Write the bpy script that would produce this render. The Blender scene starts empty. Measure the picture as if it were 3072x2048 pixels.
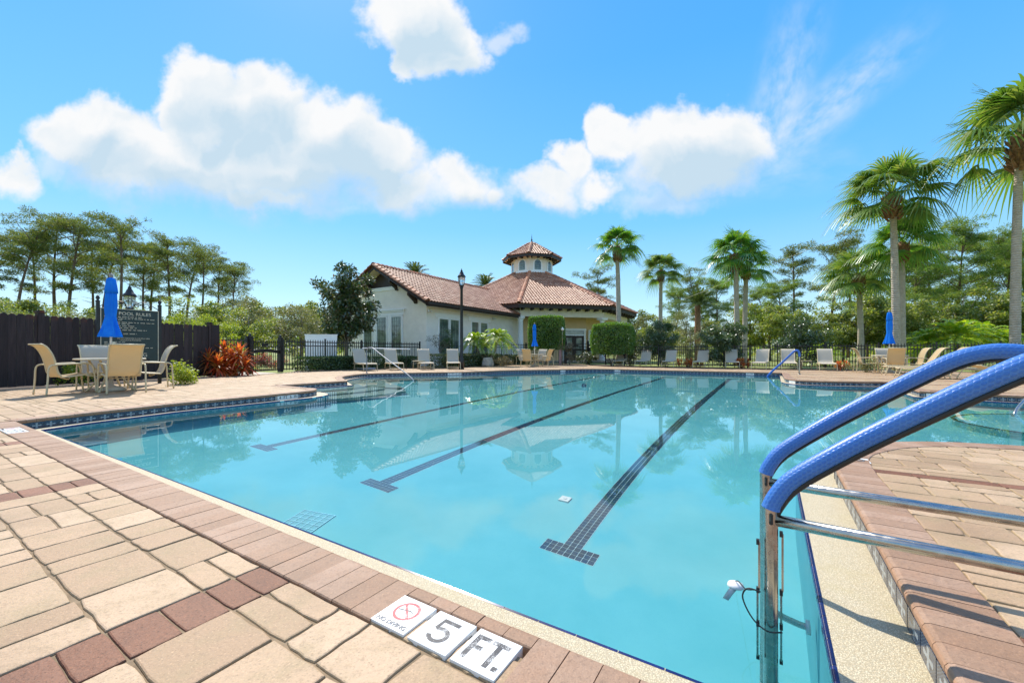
import bpy, math, random, mathutils
import numpy as np
from mathutils import Vector, Matrix
R = math.radians
S = bpy.context.scene
COL = S.collection
rnd = random.Random(7)

# ------------------------------------------------------------------ camera
F, H, YH, CX = 1243.0, 0.88, 1055.0, 1536.0        # focal length, eye height, horizon and centre read off the photo
cam = bpy.data.cameras.new('camera'); camo = bpy.data.objects.new('camera', cam); COL.objects.link(camo)
camo.location = (0, 0, H); camo.rotation_euler = (R(90), 0, 0)
cam.sensor_width = 36.0; cam.lens = 36.0 * F / 3072.0; cam.shift_y = 31.0 / 3072.0
cam.clip_start = 0.05; cam.clip_end = 3000.0
S.camera = camo

# ------------------------------------------------------------------ sun, exposure
SUN_AZ, SUN_EL = R(-27), R(50)
SD = Vector((math.sin(SUN_AZ) * math.cos(SUN_EL), math.cos(SUN_AZ) * math.cos(SUN_EL), math.sin(SUN_EL)))
sl = bpy.data.lights.new('sun', 'SUN'); sl.energy = 3.2; sl.angle = R(0.53); sl.color = (1.0, 0.93, 0.82)
slo = bpy.data.objects.new('sun', sl); COL.objects.link(slo); slo.location = SD * 60
slo.rotation_euler = SD.to_track_quat('Z', 'Y').to_euler()
sl.cycles.is_caustics_light = True
S.view_settings.view_transform = 'Standard'; S.view_settings.look = 'None'
S.view_settings.exposure = 0.9; S.view_settings.gamma = 1.0; S.view_settings.use_curve_mapping = False
S.render.engine = 'CYCLES'; S.render.filter_size = 1.15
S.cycles.use_denoising = True; S.cycles.use_adaptive_sampling = True; S.cycles.adaptive_threshold = .02
S.cycles.max_bounces = 7; S.cycles.transparent_max_bounces = 8; S.cycles.diffuse_bounces = 3
S.cycles.caustics_reflective = False; S.cycles.caustics_refractive = True
S.cycles.sample_clamp_indirect = 6.0

# ------------------------------------------------------------------ world: Nishita sky with clouds
W = bpy.data.worlds.new('World'); S.world = W; W.use_nodes = True

class NT:
    """small helper to write node trees"""
    def __init__(s, nt): s.nt = nt; s.n = nt.nodes; s.l = nt.links
    def node(s, t, **kw):
        x = s.n.new(t)
        for k, v in kw.items(): setattr(x, k, v)
        return x
    def set(s, sock, v):
        if v is None: return
        if isinstance(v, bpy.types.NodeSocket): s.l.new(v, sock)
        else: sock.default_value = v
    def math(s, op, a, b=None, c=None, clamp=False):
        x = s.node('ShaderNodeMath', operation=op, use_clamp=clamp)
        for i, q in enumerate((a, b, c)): s.set(x.inputs[i], q)
        return x.outputs[0]
    def vec(s, op, a, b=None):
        x = s.node('ShaderNodeVectorMath', operation=op); s.set(x.inputs[0], a); s.set(x.inputs[1], b)
        return x.outputs['Value'] if op in ('LENGTH', 'DOT_PRODUCT') else x.outputs[0]
    def comb(s, a, b, c=0.0):
        x = s.node('ShaderNodeCombineXYZ')
        for i, q in enumerate((a, b, c)): s.set(x.inputs[i], q)
        return x.outputs[0]
    def sep(s, a):
        x = s.node('ShaderNodeSeparateXYZ'); s.set(x.inputs[0], a); return x.outputs
    def noise(s, vec, scale=5, detail=4, rough=.55, dist=0.0, out=0, dim='3D'):
        x = s.node('ShaderNodeTexNoise'); x.noise_dimensions = dim; s.set(x.inputs['Vector'], vec)
        x.inputs['Scale'].default_value = scale; x.inputs['Detail'].default_value = detail
        x.inputs['Roughness'].default_value = rough; x.inputs['Distortion'].default_value = dist
        return x.outputs[out]
    def ss(s, v, a, b, lo=0.0, hi=1.0):
        x = s.node('ShaderNodeMapRange', interpolation_type='SMOOTHSTEP')
        s.set(x.inputs[0], v); x.inputs[1].default_value = a; x.inputs[2].default_value = b
        x.inputs[3].default_value = lo; x.inputs[4].default_value = hi
        return x.outputs[0]
    def ramp(s, v, stops, interp='LINEAR'):
        x = s.node('ShaderNodeValToRGB'); s.set(x.inputs[0], v); cr = x.color_ramp; cr.interpolation = interp
        while len(cr.elements) < len(stops): cr.elements.new(.5)
        for e, (p, c) in zip(cr.elements, stops): e.position = p; e.color = (*c, 1) if len(c) == 3 else c
        return x.outputs[0]
    def mix(s, f, a, b, mode='MIX'):
        x = s.node('ShaderNodeMix', data_type='RGBA', blend_type=mode)
        s.set(x.inputs[0], f)
        for k, q in ((6, a), (7, b)):
            if isinstance(q, tuple) and len(q) == 3: q = (*q, 1)
            s.set(x.inputs[k], q)
        return x.outputs[2]

def build_world():
    t = NT(W.node_tree); bg = t.n['Background']
    sky = t.node('ShaderNodeTexSky'); sky.sky_type = 'NISHITA'; sky.sun_disc = False
    sky.sun_elevation = SUN_EL; sky.sun_rotation = SUN_AZ; sky.altitude = 0; sky.air_density = 1.0
    sky.dust_density = 0.35; sky.ozone_density = 2.2
    hs = t.node('ShaderNodeHueSaturation'); t.l.new(sky.outputs[0], hs.inputs['Color'])
    hs.inputs['Saturation'].default_value = 1.15; hs.inputs['Value'].default_value = 1.0
    tc = t.node('ShaderNodeTexCoord'); d = t.sep(tc.outputs['Generated'])
    y = t.math('MAXIMUM', t.math('ABSOLUTE', d[1]), .06)
    el = t.math('ARCSINE', d[2], clamp=False)
    grad = t.ramp(t.math('MULTIPLY', el, 1 / 1.0, clamp=True), [(0.0, (2.9, 3.75, 4.1)), (.10, (2.0, 3.5, 4.4)), (.28, (.78, 2.65, 4.7)), (.6, (.30, 1.98, 4.85)), (1.0, (.20, 1.55, 4.5))])
    skyc = t.mix(.80, hs.outputs[0], grad)
    P = t.comb(t.math('DIVIDE', d[0], y), t.math('DIVIDE', d[2], y), 0.0)
    w1 = t.node('ShaderNodeTexNoise'); w1.noise_dimensions = '2D'; t.l.new(P, w1.inputs['Vector']); w1.inputs['Scale'].default_value = 5.5; w1.inputs['Detail'].default_value = 5; w1.inputs['Roughness'].default_value = .58
    off = t.vec('SUBTRACT', w1.outputs['Color'], (.5, .5, .5))
    Pd = t.vec('ADD', P, t.vec('MULTIPLY', off, (.17, .15, 0)))
    def blob(px, py, rx, ry, at_=None):
        c = ((px - CX) / F, (YH - py) / F, 0)
        q = t.vec('MULTIPLY', t.vec('SUBTRACT', at_ or Pd, c), (F / rx, F / ry, 0))
        return t.math('SUBTRACT', 1.0, t.vec('LENGTH', q))
    def union(bl, at_=None):
        m = None
        for b in bl:
            k = blob(*b, at_)
            m = k if m is None else t.math('SMOOTH_MAX', m, k, .12)
        return m
    cum = [(290, 410, 240, 130), (450, 490, 330, 150), (590, 300, 160, 150), (770, 330, 200, 160), (960, 420, 230, 160),
           (1110, 490, 190, 130), (760, 520, 480, 170), (1200, 560, 200, 100), (1390, 550, 180, 95), (1500, 570, 70, 65),
           (780, 600, 260, 60), (30, 520, 110, 75),
           (1240, 40, 180, 130), (1330, 140, 170, 110), (1210, 150, 70, 90),
           (1815, 410, 95, 110), (1700, 500, 95, 100), (1634, 560, 140, 75), (1800, 565, 130, 60), (2070, 440, 285, 140), (2060, 520, 250, 90)]
    m = union(cum)
    fine = t.noise(P, 15, 4, .62, dim='2D')
    m2 = t.math('ADD', m, t.math('MULTIPLY', t.math('SUBTRACT', fine, .5), .30))
    Pz = t.sep(P)[1]
    soft = t.math('ADD', .34, t.math('MULTIPLY', t.ss(Pz, .52, .36), .45))
    mr_ = t.node('ShaderNodeMapRange', interpolation_type='SMOOTHSTEP'); t.set(mr_.inputs[0], m2); mr_.inputs[1].default_value = -.02; t.set(mr_.inputs[2], soft); mask = mr_.outputs[0]
    thin = [(2010, 590, 210, 70), (170, 470, 120, 90), (1520, 110, 80, 50), (850, 615, 330, 55)]
    mt = t.math('MULTIPLY', t.ss(t.math('ADD', union(thin), t.math('MULTIPLY', t.math('SUBTRACT', fine, .5), .5)), .0, .8), .6)
    # two cirrus streaks fanning up from the right-hand cumulus
    def streak(x0, y0, x1, y1, wd, k):
        a = Vector(((x0 - CX) / F, (YH - y0) / F, 0)); b = Vector(((x1 - CX) / F, (YH - y1) / F, 0))
        dd = (b - a); L = dd.length; dd.normalize(); nn = Vector((-dd.y, dd.x, 0))
        q = t.vec('SUBTRACT', P, tuple(a))
        s_ = t.math('DIVIDE', t.vec('DOT_PRODUCT', q, tuple(dd)), L)
        n_ = t.math('DIVIDE', t.math('ABSOLUTE', t.vec('DOT_PRODUCT', q, tuple(nn))), wd)
        fib = t.noise(t.comb(t.math('MULTIPLY', s_, 2.2), t.math('MULTIPLY', t.vec('DOT_PRODUCT', q, tuple(nn)), 9.0), 0), 1.4, 4, .62, dim='2D')
        env = t.math('MULTIPLY', t.ss(n_, 1.0, .0), t.math('MULTIPLY', t.ss(s_, -.15, .2), t.ss(s_, 1.15, .35)))
        return t.math('MULTIPLY', t.math('MULTIPLY', env, t.ss(fib, .25, .75)), k)
    st = t.math('ADD', streak(2290, 500, 2440, -60, .10, .50), streak(2330, 450, 2800, 60, .085, .55))
    st = t.math('ADD', st, streak(1950, 560, 2650, 470, .09, .30))
    tot = t.math('MAXIMUM', mask, t.math('MAXIMUM', mt, st), clamp=True)
    # cloud brightness: sunlit rims, blue-grey thick undersides
    big = t.noise(Pd, 4.2, 2, .5, dim='2D')
    # unseen cumulus added out of frame for white fill light, on a flat layer
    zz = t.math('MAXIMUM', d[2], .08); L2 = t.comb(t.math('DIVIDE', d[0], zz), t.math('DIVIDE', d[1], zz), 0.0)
    fill_lay = t.ss(t.noise(L2, 1.15, 4, .55, dim='2D'), .47, .62)
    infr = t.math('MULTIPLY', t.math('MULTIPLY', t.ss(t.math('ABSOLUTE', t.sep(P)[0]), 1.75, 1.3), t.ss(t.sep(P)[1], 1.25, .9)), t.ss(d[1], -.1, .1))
    fill_lay = t.math('MULTIPLY', t.math('MULTIPLY', fill_lay, t.math('SUBTRACT', 1.0, infr)), t.ss(d[2], .10, .25))
    tot = t.math('MAXIMUM', tot, fill_lay)
    above = union([c for c in cum if c[2] > 130], t.vec('ADD', t.vec('ADD', P, t.vec('MULTIPLY', off, (.10, .09, 0))), (-.03, .075, 0)))     # cloud lying towards the sun shades what is under it
    b1 = t.noise(Pd, 6.0, 3, .5, dim='2D'); b2 = t.noise(t.vec('ADD', Pd, (-.018, .034, 0)), 6.0, 3, .5, dim='2D')
    rel = t.math('MULTIPLY', t.math('SUBTRACT', b2, b1), 1.5)
    thick = t.math('ADD', t.math('MULTIPLY', t.ss(above, .02, .62), .95), rel, clamp=True)
    ccol = t.mix(thick, (4.1, 4.15, 4.2), (2.5, 3.2, 3.75))
    out = t.mix(tot, skyc, ccol)
    up = t.ss(d[2], -.02, .03)
    out = t.mix(up, (1.3, 1.4, 1.2), out)
    t.l.new(out, bg.inputs[0]); bg.inputs[1].default_value = 0.125; W.cycles.sampling_method = 'NONE'
build_world()

# ------------------------------------------------------------------ frames of reference
TH = math.atan(774 / 1243)
U = Vector((math.sin(TH), math.cos(TH), 0)); V = Vector((math.cos(TH), -math.sin(TH), 0))   # along / across the pool
AU = math.atan2(U.y, U.x)           # heading of U
AV = math.atan2(V.y, V.x)
def AB(a, b, z=0.0): return U * a + V * b + Vector((0, 0, z))
def G(px, py, z=0.0):               # where the photo shows a ground contact
    t = (H - z) * F / (py - YH); return Vector(((px - CX) / F * t, t, z))
def PX(p): return (CX + F * p[0] / p[1], YH - F * (p[2] - H) / p[1])
def at(px, Y, z=0.0): return Vector(((px - CX) / F * Y, Y, z))
def zat(py, Y): return H + (YH - py) * Y / F

# ------------------------------------------------------------------ mesh helpers
class MB:
    def __init__(s): s.v = []; s.f = []; s.mi = []; s.uv = {}
    def add(s, vs, fs, mi=0):
        o = len(s.v); s.v.extend([tuple(p) for p in vs])
        for f in fs: s.f.append(tuple(i + o for i in f)); s.mi.append(mi)
        return o
    def box(s, c, size, rot=None, mi=0):
        x, y, z = size[0] / 2, size[1] / 2, size[2] / 2
        vs = [Vector(q) for q in ((-x, -y, -z), (x, -y, -z), (x, y, -z), (-x, y, -z), (-x, -y, z), (x, -y, z), (x, y, z), (-x, y, z))]
        if rot is not None:
            m = Matrix.Rotation(rot, 3, 'Z') if isinstance(rot, (int, float)) else rot
            vs = [m @ q for q in vs]
        c = Vector(c)
        s.add([q + c for q in vs], [(0, 3, 2, 1), (4, 5, 6, 7), (0, 1, 5, 4), (1, 2, 6, 5), (2, 3, 7, 6), (3, 0, 4, 7)], mi)
        return s
    def bbox(s, x0, x1, y0, y1, z0, z1, bev=.006, mi=0):
        """box with chamfered top edges and corners (44 triangles)"""
        b = bev; vs = []
        for z, i in ((z0, 0), (z1 - b, 0), (z1 - b * .3, b * .3), (z1, b)):
            k = b * .7
            X0, X1, Y0, Y1 = x0 + i, x1 - i, y0 + i, y1 - i
            vs += [(X0 + k, Y0, z), (X1 - k, Y0, z), (X1, Y0 + k, z), (X1, Y1 - k, z), (X1 - k, Y1, z), (X0 + k, Y1, z), (X0, Y1 - k, z), (X0, Y0 + k, z)]
        fs = []
        for r in range(3):
            for k in range(8):
                a, c = r * 8 + k, r * 8 + (k + 1) % 8
                fs.append((a, c, c + 8, a + 8))
        fs.append(tuple(range(24, 32)))
        s.add(vs, fs, mi); return s
    def tube(s, pts, r, seg=8, cap=True, mi=0, flat=None):
        pts = [Vector(p) for p in pts]; n = len(pts)
        rr = r if isinstance(r, (list, tuple)) else [r] * n
        o = len(s.v); ref = None
        for i, p in enumerate(pts):
            d = (pts[min(i + 1, n - 1)] - pts[max(i - 1, 0)])
            if d.length < 1e-9: d = Vector((0, 0, 1))
            d.normalize()
            if ref is None:
                ref = Vector((0, 0, 1)) if abs(d.z) < .9 else Vector((1, 0, 0))
            a = (ref - d * ref.dot(d))
            if a.length < 1e-6: a = d.orthogonal()
            a.normalize(); b = d.cross(a); ref = a
            for k in range(seg):
                t = 2 * math.pi * k / seg
                q = a * math.cos(t) * rr[i] + b * math.sin(t) * rr[i] * (flat or 1)
                s.v.append(tuple(p + q))
        for i in range(n - 1):
            for k in range(seg):
                a0 = o + i * seg + k; a1 = o + i * seg + (k + 1) % seg
                s.f.append((a0, a1, a1 + seg, a0 + seg)); s.mi.append(mi)
        if cap:
            s.f.append(tuple(o + k for k in reversed(range(seg)))); s.mi.append(mi)
            s.f.append(tuple(o + (n - 1) * seg + k for k in range(seg))); s.mi.append(mi)
        return s
    def lathe(s, prof, seg=12, c=(0, 0, 0), mi=0, fr=None):
        o = len(s.v)
        for r, z in prof:
            for k in range(seg):
                t = 2 * math.pi * k / seg
                q = fr(t, z) if fr else 1.0
                s.v.append((c[0] + r * q * math.cos(t), c[1] + r * q * math.sin(t), c[2] + z))
        for i in range(len(prof) - 1):
            for k in range(seg):
                a0 = o + i * seg + k; a1 = o + i * seg + (k + 1) % seg
                s.f.append((a0, a1, a1 + seg, a0 + seg)); s.mi.append(mi)
        s.f.append(tuple(o + k for k in reversed(range(seg)))); s.mi.append(mi)
        s.f.append(tuple(o + (len(prof) - 1) * seg + k for k in range(seg))); s.mi.append(mi)
        return s
    def prism(s, poly, z0, z1, mi=0, M=None):
        n = len(poly); vs = [(x, y, z0) for x, y in poly] + [(x, y, z1) for x, y in poly]
        if M is not None: vs = [tuple(M @ Vector(q)) for q in vs]
        s.add(vs, [tuple(reversed(range(n))), tuple(range(n, 2 * n))] + [(k, (k + 1) % n, n + (k + 1) % n, n + k) for k in range(n)], mi)
        return s
    def quad(s, a, b, c, d, mi=0): s.add([a, b, c, d], [(0, 1, 2, 3)], mi); return s
    def beam(s, p, q, w, h, mi=0):
        p = Vector(p); q = Vector(q); d = (q - p); L = d.length; d.normalize()
        side = d.cross(Vector((0, 0, 1)))
        if side.length < 1e-5: side = Vector((1, 0, 0))
        side.normalize(); up = side.cross(d)
        m = Matrix((d, side, up)).transposed()
        return s.box((p + q) / 2, (L, w, h), m, mi)
    def mesh(s, name, mats, smooth=False):
        me = bpy.data.meshes.new(name); me.from_pydata(s.v, [], s.f)
        for m in (mats if isinstance(mats, (list, tuple)) else [mats]): me.materials.append(m)
        if any(s.mi): me.polygons.foreach_set('material_index', s.mi)
        if smooth: me.polygons.foreach_set('use_smooth', [True] * len(me.polygons))
        me.update(); return me
    def build(s, name, mats, parent=None, smooth=False):
        return link(name, s.mesh(name, mats, smooth), parent)

def link(name, me, parent=None):
    o = bpy.data.objects.new(name, me); COL.objects.link(o)
    if parent is not None: o.parent = parent
    return o
def tag(o, label=None, cat=None, group=None, kind=None):
    if label: o['label'] = label
    if cat: o['category'] = cat
    if group: o['group'] = group
    if kind: o['kind'] = kind
    return o
def thing(name, loc, rz, label, cat, group=None):
    o = bpy.data.objects.new(name, None); COL.objects.link(o); o.empty_display_size = .2
    o.location = loc; o.rotation_euler = (0, 0, rz)
    return tag(o, label, cat, group)
def smooth_by_angle(o, deg=35):
    me = o.data
    me.polygons.foreach_set('use_smooth', [True] * len(me.polygons))
    try: me.set_sharp_from_angle(angle=R(deg))
    except Exception: pass
    return o
def kids(o): return [c for c in bpy.data.objects if c.parent == o]
def copy_tree(o, tree, parent=None):
    c = o.copy(); COL.objects.link(c); c.parent = parent
    for ch in tree.get(o.name, ()): copy_tree(ch, tree, c)
    return c
def tree_of(o):
    d = {}
    def rec(q):
        k = kids(q); d[q.name] = k
        for c in k: rec(c)
    rec(o); return d
ORD = ['first', 'second', 'third', 'fourth', 'fifth', 'sixth', 'seventh', 'eighth', 'ninth', 'tenth', 'eleventh', 'twelfth', 'thirteenth', 'fourteenth', 'fifteenth', 'sixteenth', 'seventeenth', 'eighteenth', 'nineteenth', 'twentieth']
def arc(c, r, a0, a1, n, ax=0):
    """points on an arc in the local x-z plane"""
    return [(c[0] + r * math.cos(R(a0 + (a1 - a0) * k / n)), c[1], c[2] + r * math.sin(R(a0 + (a1 - a0) * k / n))) for k in range(n + 1)]
def smoothpath(pts, n=4):
    """Catmull-Rom through the points"""
    P = [Vector(p) for p in pts]; out = []
    for i in range(len(P) - 1):
        p0 = P[max(i - 1, 0)]; p1 = P[i]; p2 = P[i + 1]; p3 = P[min(i + 2, len(P) - 1)]
        for k in range(n):
            t = k / n
            out.append(.5 * ((2 * p1) + (p2 - p0) * t + (2 * p0 - 5 * p1 + 4 * p2 - p3) * t * t + (3 * p1 - p0 - 3 * p2 + p3) * t ** 3))
    out.append(P[-1]); return out

# ------------------------------------------------------------------ materials
def new_mat(name):
    m = bpy.data.materials.new(name); m.use_nodes = True
    return m, NT(m.node_tree), m.node_tree.nodes['Principled BSDF']
def pm(name, col, rough=.6, metal=0.0, var=.12, scale=8.0, bump=0.0, bscale=60.0, spec=.5, island=0.0, coat=0.0):
    """plain procedural: noise-mottled colour, optional bump, optional per-piece tone"""
    m, t, b = new_mat(name)
    tc = t.node('ShaderNodeTexCoord')
    n = t.noise(tc.outputs['Object'], scale, 5, .6)
    lo = tuple(c * (1 - var) for c in col); hi = tuple(min(1, c * (1 + var)) for c in col)
    c = t.ramp(n, [(.3, lo), (.7, hi)])
    if island:
        r = piece_random(t)
        c = t.mix(1.0, c, t.ramp(r, [(0, (1 - island,) * 3), (1, (1 + island * .6,) * 3)]), 'MULTIPLY')
    t.l.new(c, b.inputs['Base Color'])
    b.inputs['Roughness'].default_value = rough; b.inputs['Metallic'].default_value = metal
    b.inputs['Specular IOR Level'].default_value = spec
    if coat: b.inputs['Coat Weight'].default_value = coat
    if bump:
        bn = t.node('ShaderNodeBump'); bn.inputs['Strength'].default_value = bump; bn.inputs['Distance'].default_value = .01
        t.l.new(t.noise(tc.outputs['Object'], bscale, 4, .6), bn.inputs['Height']); t.l.new(bn.outputs[0], b.inputs['Normal'])
    return m
def piece_random(t):
    g = t.node('ShaderNodeNewGeometry'); o = t.node('ShaderNodeObjectInfo')
    return t.math('FRACT', t.math('ADD', g.outputs['Random Per Island'], t.math('MULTIPLY', o.outputs['Random'], 7.31)))
def leafmat(name, cols, trans=.45, rough=.5, gloss=.06):
    """leaf: diffuse + light shining through + a little gloss, colour varies from leaf to leaf"""
    m = bpy.data.materials.new(name); m.use_nodes = True; t = NT(m.node_tree); t.n.clear()
    out = t.node('ShaderNodeOutputMaterial')
    r = piece_random(t)
    k = len(cols); c = t.ramp(r, [(i / max(1, k - 1), q) for i, q in enumerate(cols)])
    d = t.node('ShaderNodeBsdfDiffuse'); t.l.new(c, d.inputs[0])
    tr = t.node('ShaderNodeBsdfTranslucent'); t.l.new(t.mix(1.0, c, (1.25, 1.2, .55), 'MULTIPLY'), tr.inputs[0])
    a = t.node('ShaderNodeMixShader'); a.inputs[0].default_value = trans; t.l.new(d.outputs[0], a.inputs[1]); t.l.new(tr.outputs[0], a.inputs[2])
    g = t.node('ShaderNodeBsdfAnisotropic') if False else t.node('ShaderNodeBsdfGlossy'); g.inputs['Roughness'].default_value = rough
    g.inputs[0].default_value = (.9, .95, 1, 1)
    e = t.node('ShaderNodeMixShader'); e.inputs[0].default_value = gloss; t.l.new(a.outputs[0], e.inputs[1]); t.l.new(g.outputs[0], e.inputs[2])
    t.l.new(e.outputs[0], out.inputs[0]); return m
def slingmat(name, col, trans=.3):
    m = bpy.data.materials.new(name); m.use_nodes = True; t = NT(m.node_tree); t.n.clear()
    out = t.node('ShaderNodeOutputMaterial'); tc = t.node('ShaderNodeTexCoord')
    w = t.node('ShaderNodeTexWave'); w.inputs['Scale'].default_value = 46; w.bands_direction = 'Z'; t.l.new(tc.outputs['Object'], w.inputs[0])
    n = t.noise(tc.outputs['Object'], 9, 3)
    c = t.mix(t.math('MULTIPLY', w.outputs['Fac'], .35), col, tuple(q * .78 for q in col))
    c = t.mix(t.math('MULTIPLY', n, .25), c, tuple(q * .8 for q in col))
    d = t.node('ShaderNodeBsdfDiffuse'); t.l.new(c, d.inputs[0]); tr = t.node('ShaderNodeBsdfTranslucent'); t.l.new(c, tr.inputs[0])
    a = t.node('ShaderNodeMixShader'); a.inputs[0].default_value = trans; t.l.new(d.outputs[0], a.inputs[1]); t.l.new(tr.outputs[0], a.inputs[2])
    t.l.new(a.outputs[0], out.inputs[0]); return m

M = {}
def stone(name, c0, c1, c2, speck=.5, stain=(.32, .24, .13)):
    """tumbled concrete paver: a tone of its own, mottling, aggregate specks, stained rims"""
    m, t, b = new_mat(name)
    tc = t.node('ShaderNodeTexCoord'); geo = t.node('ShaderNodeNewGeometry'); pos = geo.outputs['Position']
    r = piece_random(t)
    c = t.ramp(r, [(0, c0), (.5, c1), (1, c2)])
    big = t.noise(pos, 7, 5, .62)
    c = t.mix(t.ss(big, .42, .74, 0, .6), c, stain)
    patch = t.noise(pos, 1.6, 4, .6); c = t.mix(t.ss(patch, .48, .72, 0, .5), c, tuple(q * .7 for q in c0))
    mid = t.noise(pos, 45, 4, .6)
    c = t.mix(t.ss(mid, .48, .78, 0, .62), c, tuple(q * .62 for q in c1))
    fine = t.noise(pos, 150, 3, .6)
    c = t.mix(t.ss(fine, .56, .68, 0, speck), c, tuple(q * .45 for q in c1))
    c = t.mix(t.ss(fine, .42, .30, 0, speck), c, tuple(min(1, q * 1.5) for q in c1))
    z = t.sep(pos)[2]
    edge = t.math('ADD', z, t.math('MULTIPLY', t.math('SUBTRACT', mid, .5), .006))
    c = t.mix(t.ss(edge, -.0008, -.0065, 0, .75), c, stain)
    t.l.new(c, b.inputs['Base Color']); b.inputs['Roughness'].default_value = .64; b.inputs['Specular IOR Level'].default_value = .36
    bn = t.node('ShaderNodeBump'); bn.inputs['Strength'].default_value = .55; bn.inputs['Distance'].default_value = .004
    hsum = t.math('ADD', t.math('MULTIPLY', fine, .6), t.math('MULTIPLY', mid, 1.4)); t.l.new(hsum, bn.inputs['Height']); t.l.new(bn.outputs[0], b.inputs['Normal'])
    return m
M['paver'] = stone('tan_paver', (.37, .24, .142), (.465, .315, .193), (.56, .40, .262))
M['redbrick'] = stone('red_paver', (.17, .068, .034), (.225, .095, .05), (.285, .13, .075), .95, (.13, .055, .032))
M['coping'] = stone('coping_brick', (.28, .168, .105), (.34, .213, .14), (.41, .272, .192), .45, (.36, .20, .12))
M['joint'] = pm('joint_sand', (.25, .18, .11), .95, var=.3, scale=14)
def plaster(name, col, sp):
    m, t, b = new_mat(name)
    pos = t.node('ShaderNodeNewGeometry').outputs['Position']
    v = t.node('ShaderNodeTexVoronoi'); v.inputs['Scale'].default_value = 190; t.l.new(pos, v.inputs['Vector'])
    c = t.mix(t.ss(v.outputs['Distance'], .15, .55), tuple(min(1, q * 1.12) for q in col), tuple(q * .62 for q in col))
    c = t.mix(t.math('MULTIPLY', t.sep(v.outputs['Color'])[0], sp), c, (.38, .26, .12))
    c = t.mix(t.ss(t.noise(pos, 5, 4), .5, .75, 0, .4), c, (.46, .38, .2))
    t.l.new(c, b.inputs['Base Color']); b.inputs['Roughness'].default_value = .7
    bn = t.node('ShaderNodeBump'); bn.inputs['Strength'].default_value = .5; bn.inputs['Distance'].default_value = .003
    t.l.new(v.outputs['Distance'], bn.inputs['Height']); t.l.new(bn.outputs[0], b.inputs['Normal'])
    return m
M['pebble'] = plaster('pebble_ledge', (.72, .63, .44), .35)
def poolplaster():
    m, t, b = new_mat('aqua_pool_plaster')
    pos = t.node('ShaderNodeNewGeometry').outputs['Position']
    n = t.noise(pos, 1.3, 5, .6); n2 = t.noise(pos, 60, 3, .6)
    c = t.ramp(n, [(.3, (.12, .51, .575)), (.7, (.175, .59, .65))])
    c = t.mix(t.ss(n2, .5, .8, 0, .18), c, (.07, .42, .54))
    t.l.new(c, b.inputs['Base Color']); b.inputs['Roughness'].default_value = .75
    return m
M['plaster'] = poolplaster()
def watermat():
    m = bpy.data.materials.new('pool_water'); m.use_nodes = True; t = NT(m.node_tree); t.n.clear()
    out = t.node('ShaderNodeOutputMaterial'); g = t.node('ShaderNodeBsdfGlass')
    g.inputs['IOR'].default_value = 1.333; g.inputs['Roughness'].default_value = 0.0; g.inputs['Color'].default_value = (.93, 1, 1, 1)
    t.l.new(g.outputs[0], out.inputs[0]); return m
M['water'] = watermat()
def motif_tile():
    """dark blue waterline tile printed with a pale cross flower and diagonal rays (UV 0..1 over the tile)"""
    m, t, b = new_mat('waterline_tile_print')
    uvn = t.node('ShaderNodeUVMap'); p = t.vec('SUBTRACT', uvn.outputs[0], (.5, .5, 0)); x, y, _ = t.sep(p)
    ax = t.math('ABSOLUTE', x); ay = t.math('ABSOLUTE', y)
    def ell(cx_, cy_, rx, ry): return t.math('SUBTRACT', 1.0, t.vec('LENGTH', t.vec('MULTIPLY', t.vec('SUBTRACT', t.comb(ax, ay), (cx_, cy_, 0)), (1 / rx, 1 / ry, 0))))
    fl = None
    for e in ((0, .20, .085, .14), (.20, 0, .14, .085), (0, 0, .07, .30), (0, 0, .30, .07), (.05, .27, .05, .05), (.27, .05, .05, .05)):
        k = ell(*e); fl = k if fl is None else t.math('MAXIMUM', fl, k)
    flower = t.ss(fl, .0, .12)
    dg = t.math('ADD', ax, ay)
    rays = t.ss(t.math('SINE', t.math('MULTIPLY', dg, 62.0)), .55, .9)
    rays = t.math('MULTIPLY', rays, t.ss(dg, .36, .44))
    n = t.noise(t.node('ShaderNodeTexCoord').outputs['Object'], 40, 3)
    base = t.ramp(n, [(.3, (.012, .022, .05)), (.7, (.03, .05, .10))])
    c = t.mix(t.math('MULTIPLY', rays, .5), base, (.17, .23, .30))
    c = t.mix(t.math('MULTIPLY', flower, t.math('ADD', .55, t.math('MULTIPLY', n, .5)), clamp=True), c, (.33, .39, .43))
    t.l.new(c, b.inputs['Base Color']); b.inputs['Roughness'].default_value = .18
    return m
M['wtile'] = motif_tile()
M['grout'] = pm('grout', (.42, .42, .40), .9)
M['bluetile'] = pm('cobalt_trim_tile', (.010, .022, .115), .15, var=.25, island=.2)
M['lanetile'] = pm('lane_tile', (.008, .045, .10), .3, var=.2, island=.35)
M['lanegrout'] = pm('lane_grout', (.50, .68, .72), .8)
M['white'] = pm('white_tile', (.80, .80, .78), .35, var=.03)
M['black'] = pm('black_paint', (.012, .012, .014), .5)
def worn(name, col):
    m, t, b = new_mat(name)
    pos = t.node('ShaderNodeNewGeometry').outputs['Position']
    n = t.noise(pos, 330, 3, .7); k = t.noise(pos, 22, 3, .6)
    f = t.math('ADD', n, t.math('MULTIPLY', t.math('SUBTRACT', k, .5), .8))
    t.l.new(t.mix(t.ss(f, .52, .74), col, (.78, .78, .76)), b.inputs['Base Color']); b.inputs['Roughness'].default_value = .5
    return m
M['wornblack'] = worn('worn_black_print', (.03, .032, .04)); M['wornred'] = worn('worn_red_print', (.55, .06, .07))
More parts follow.
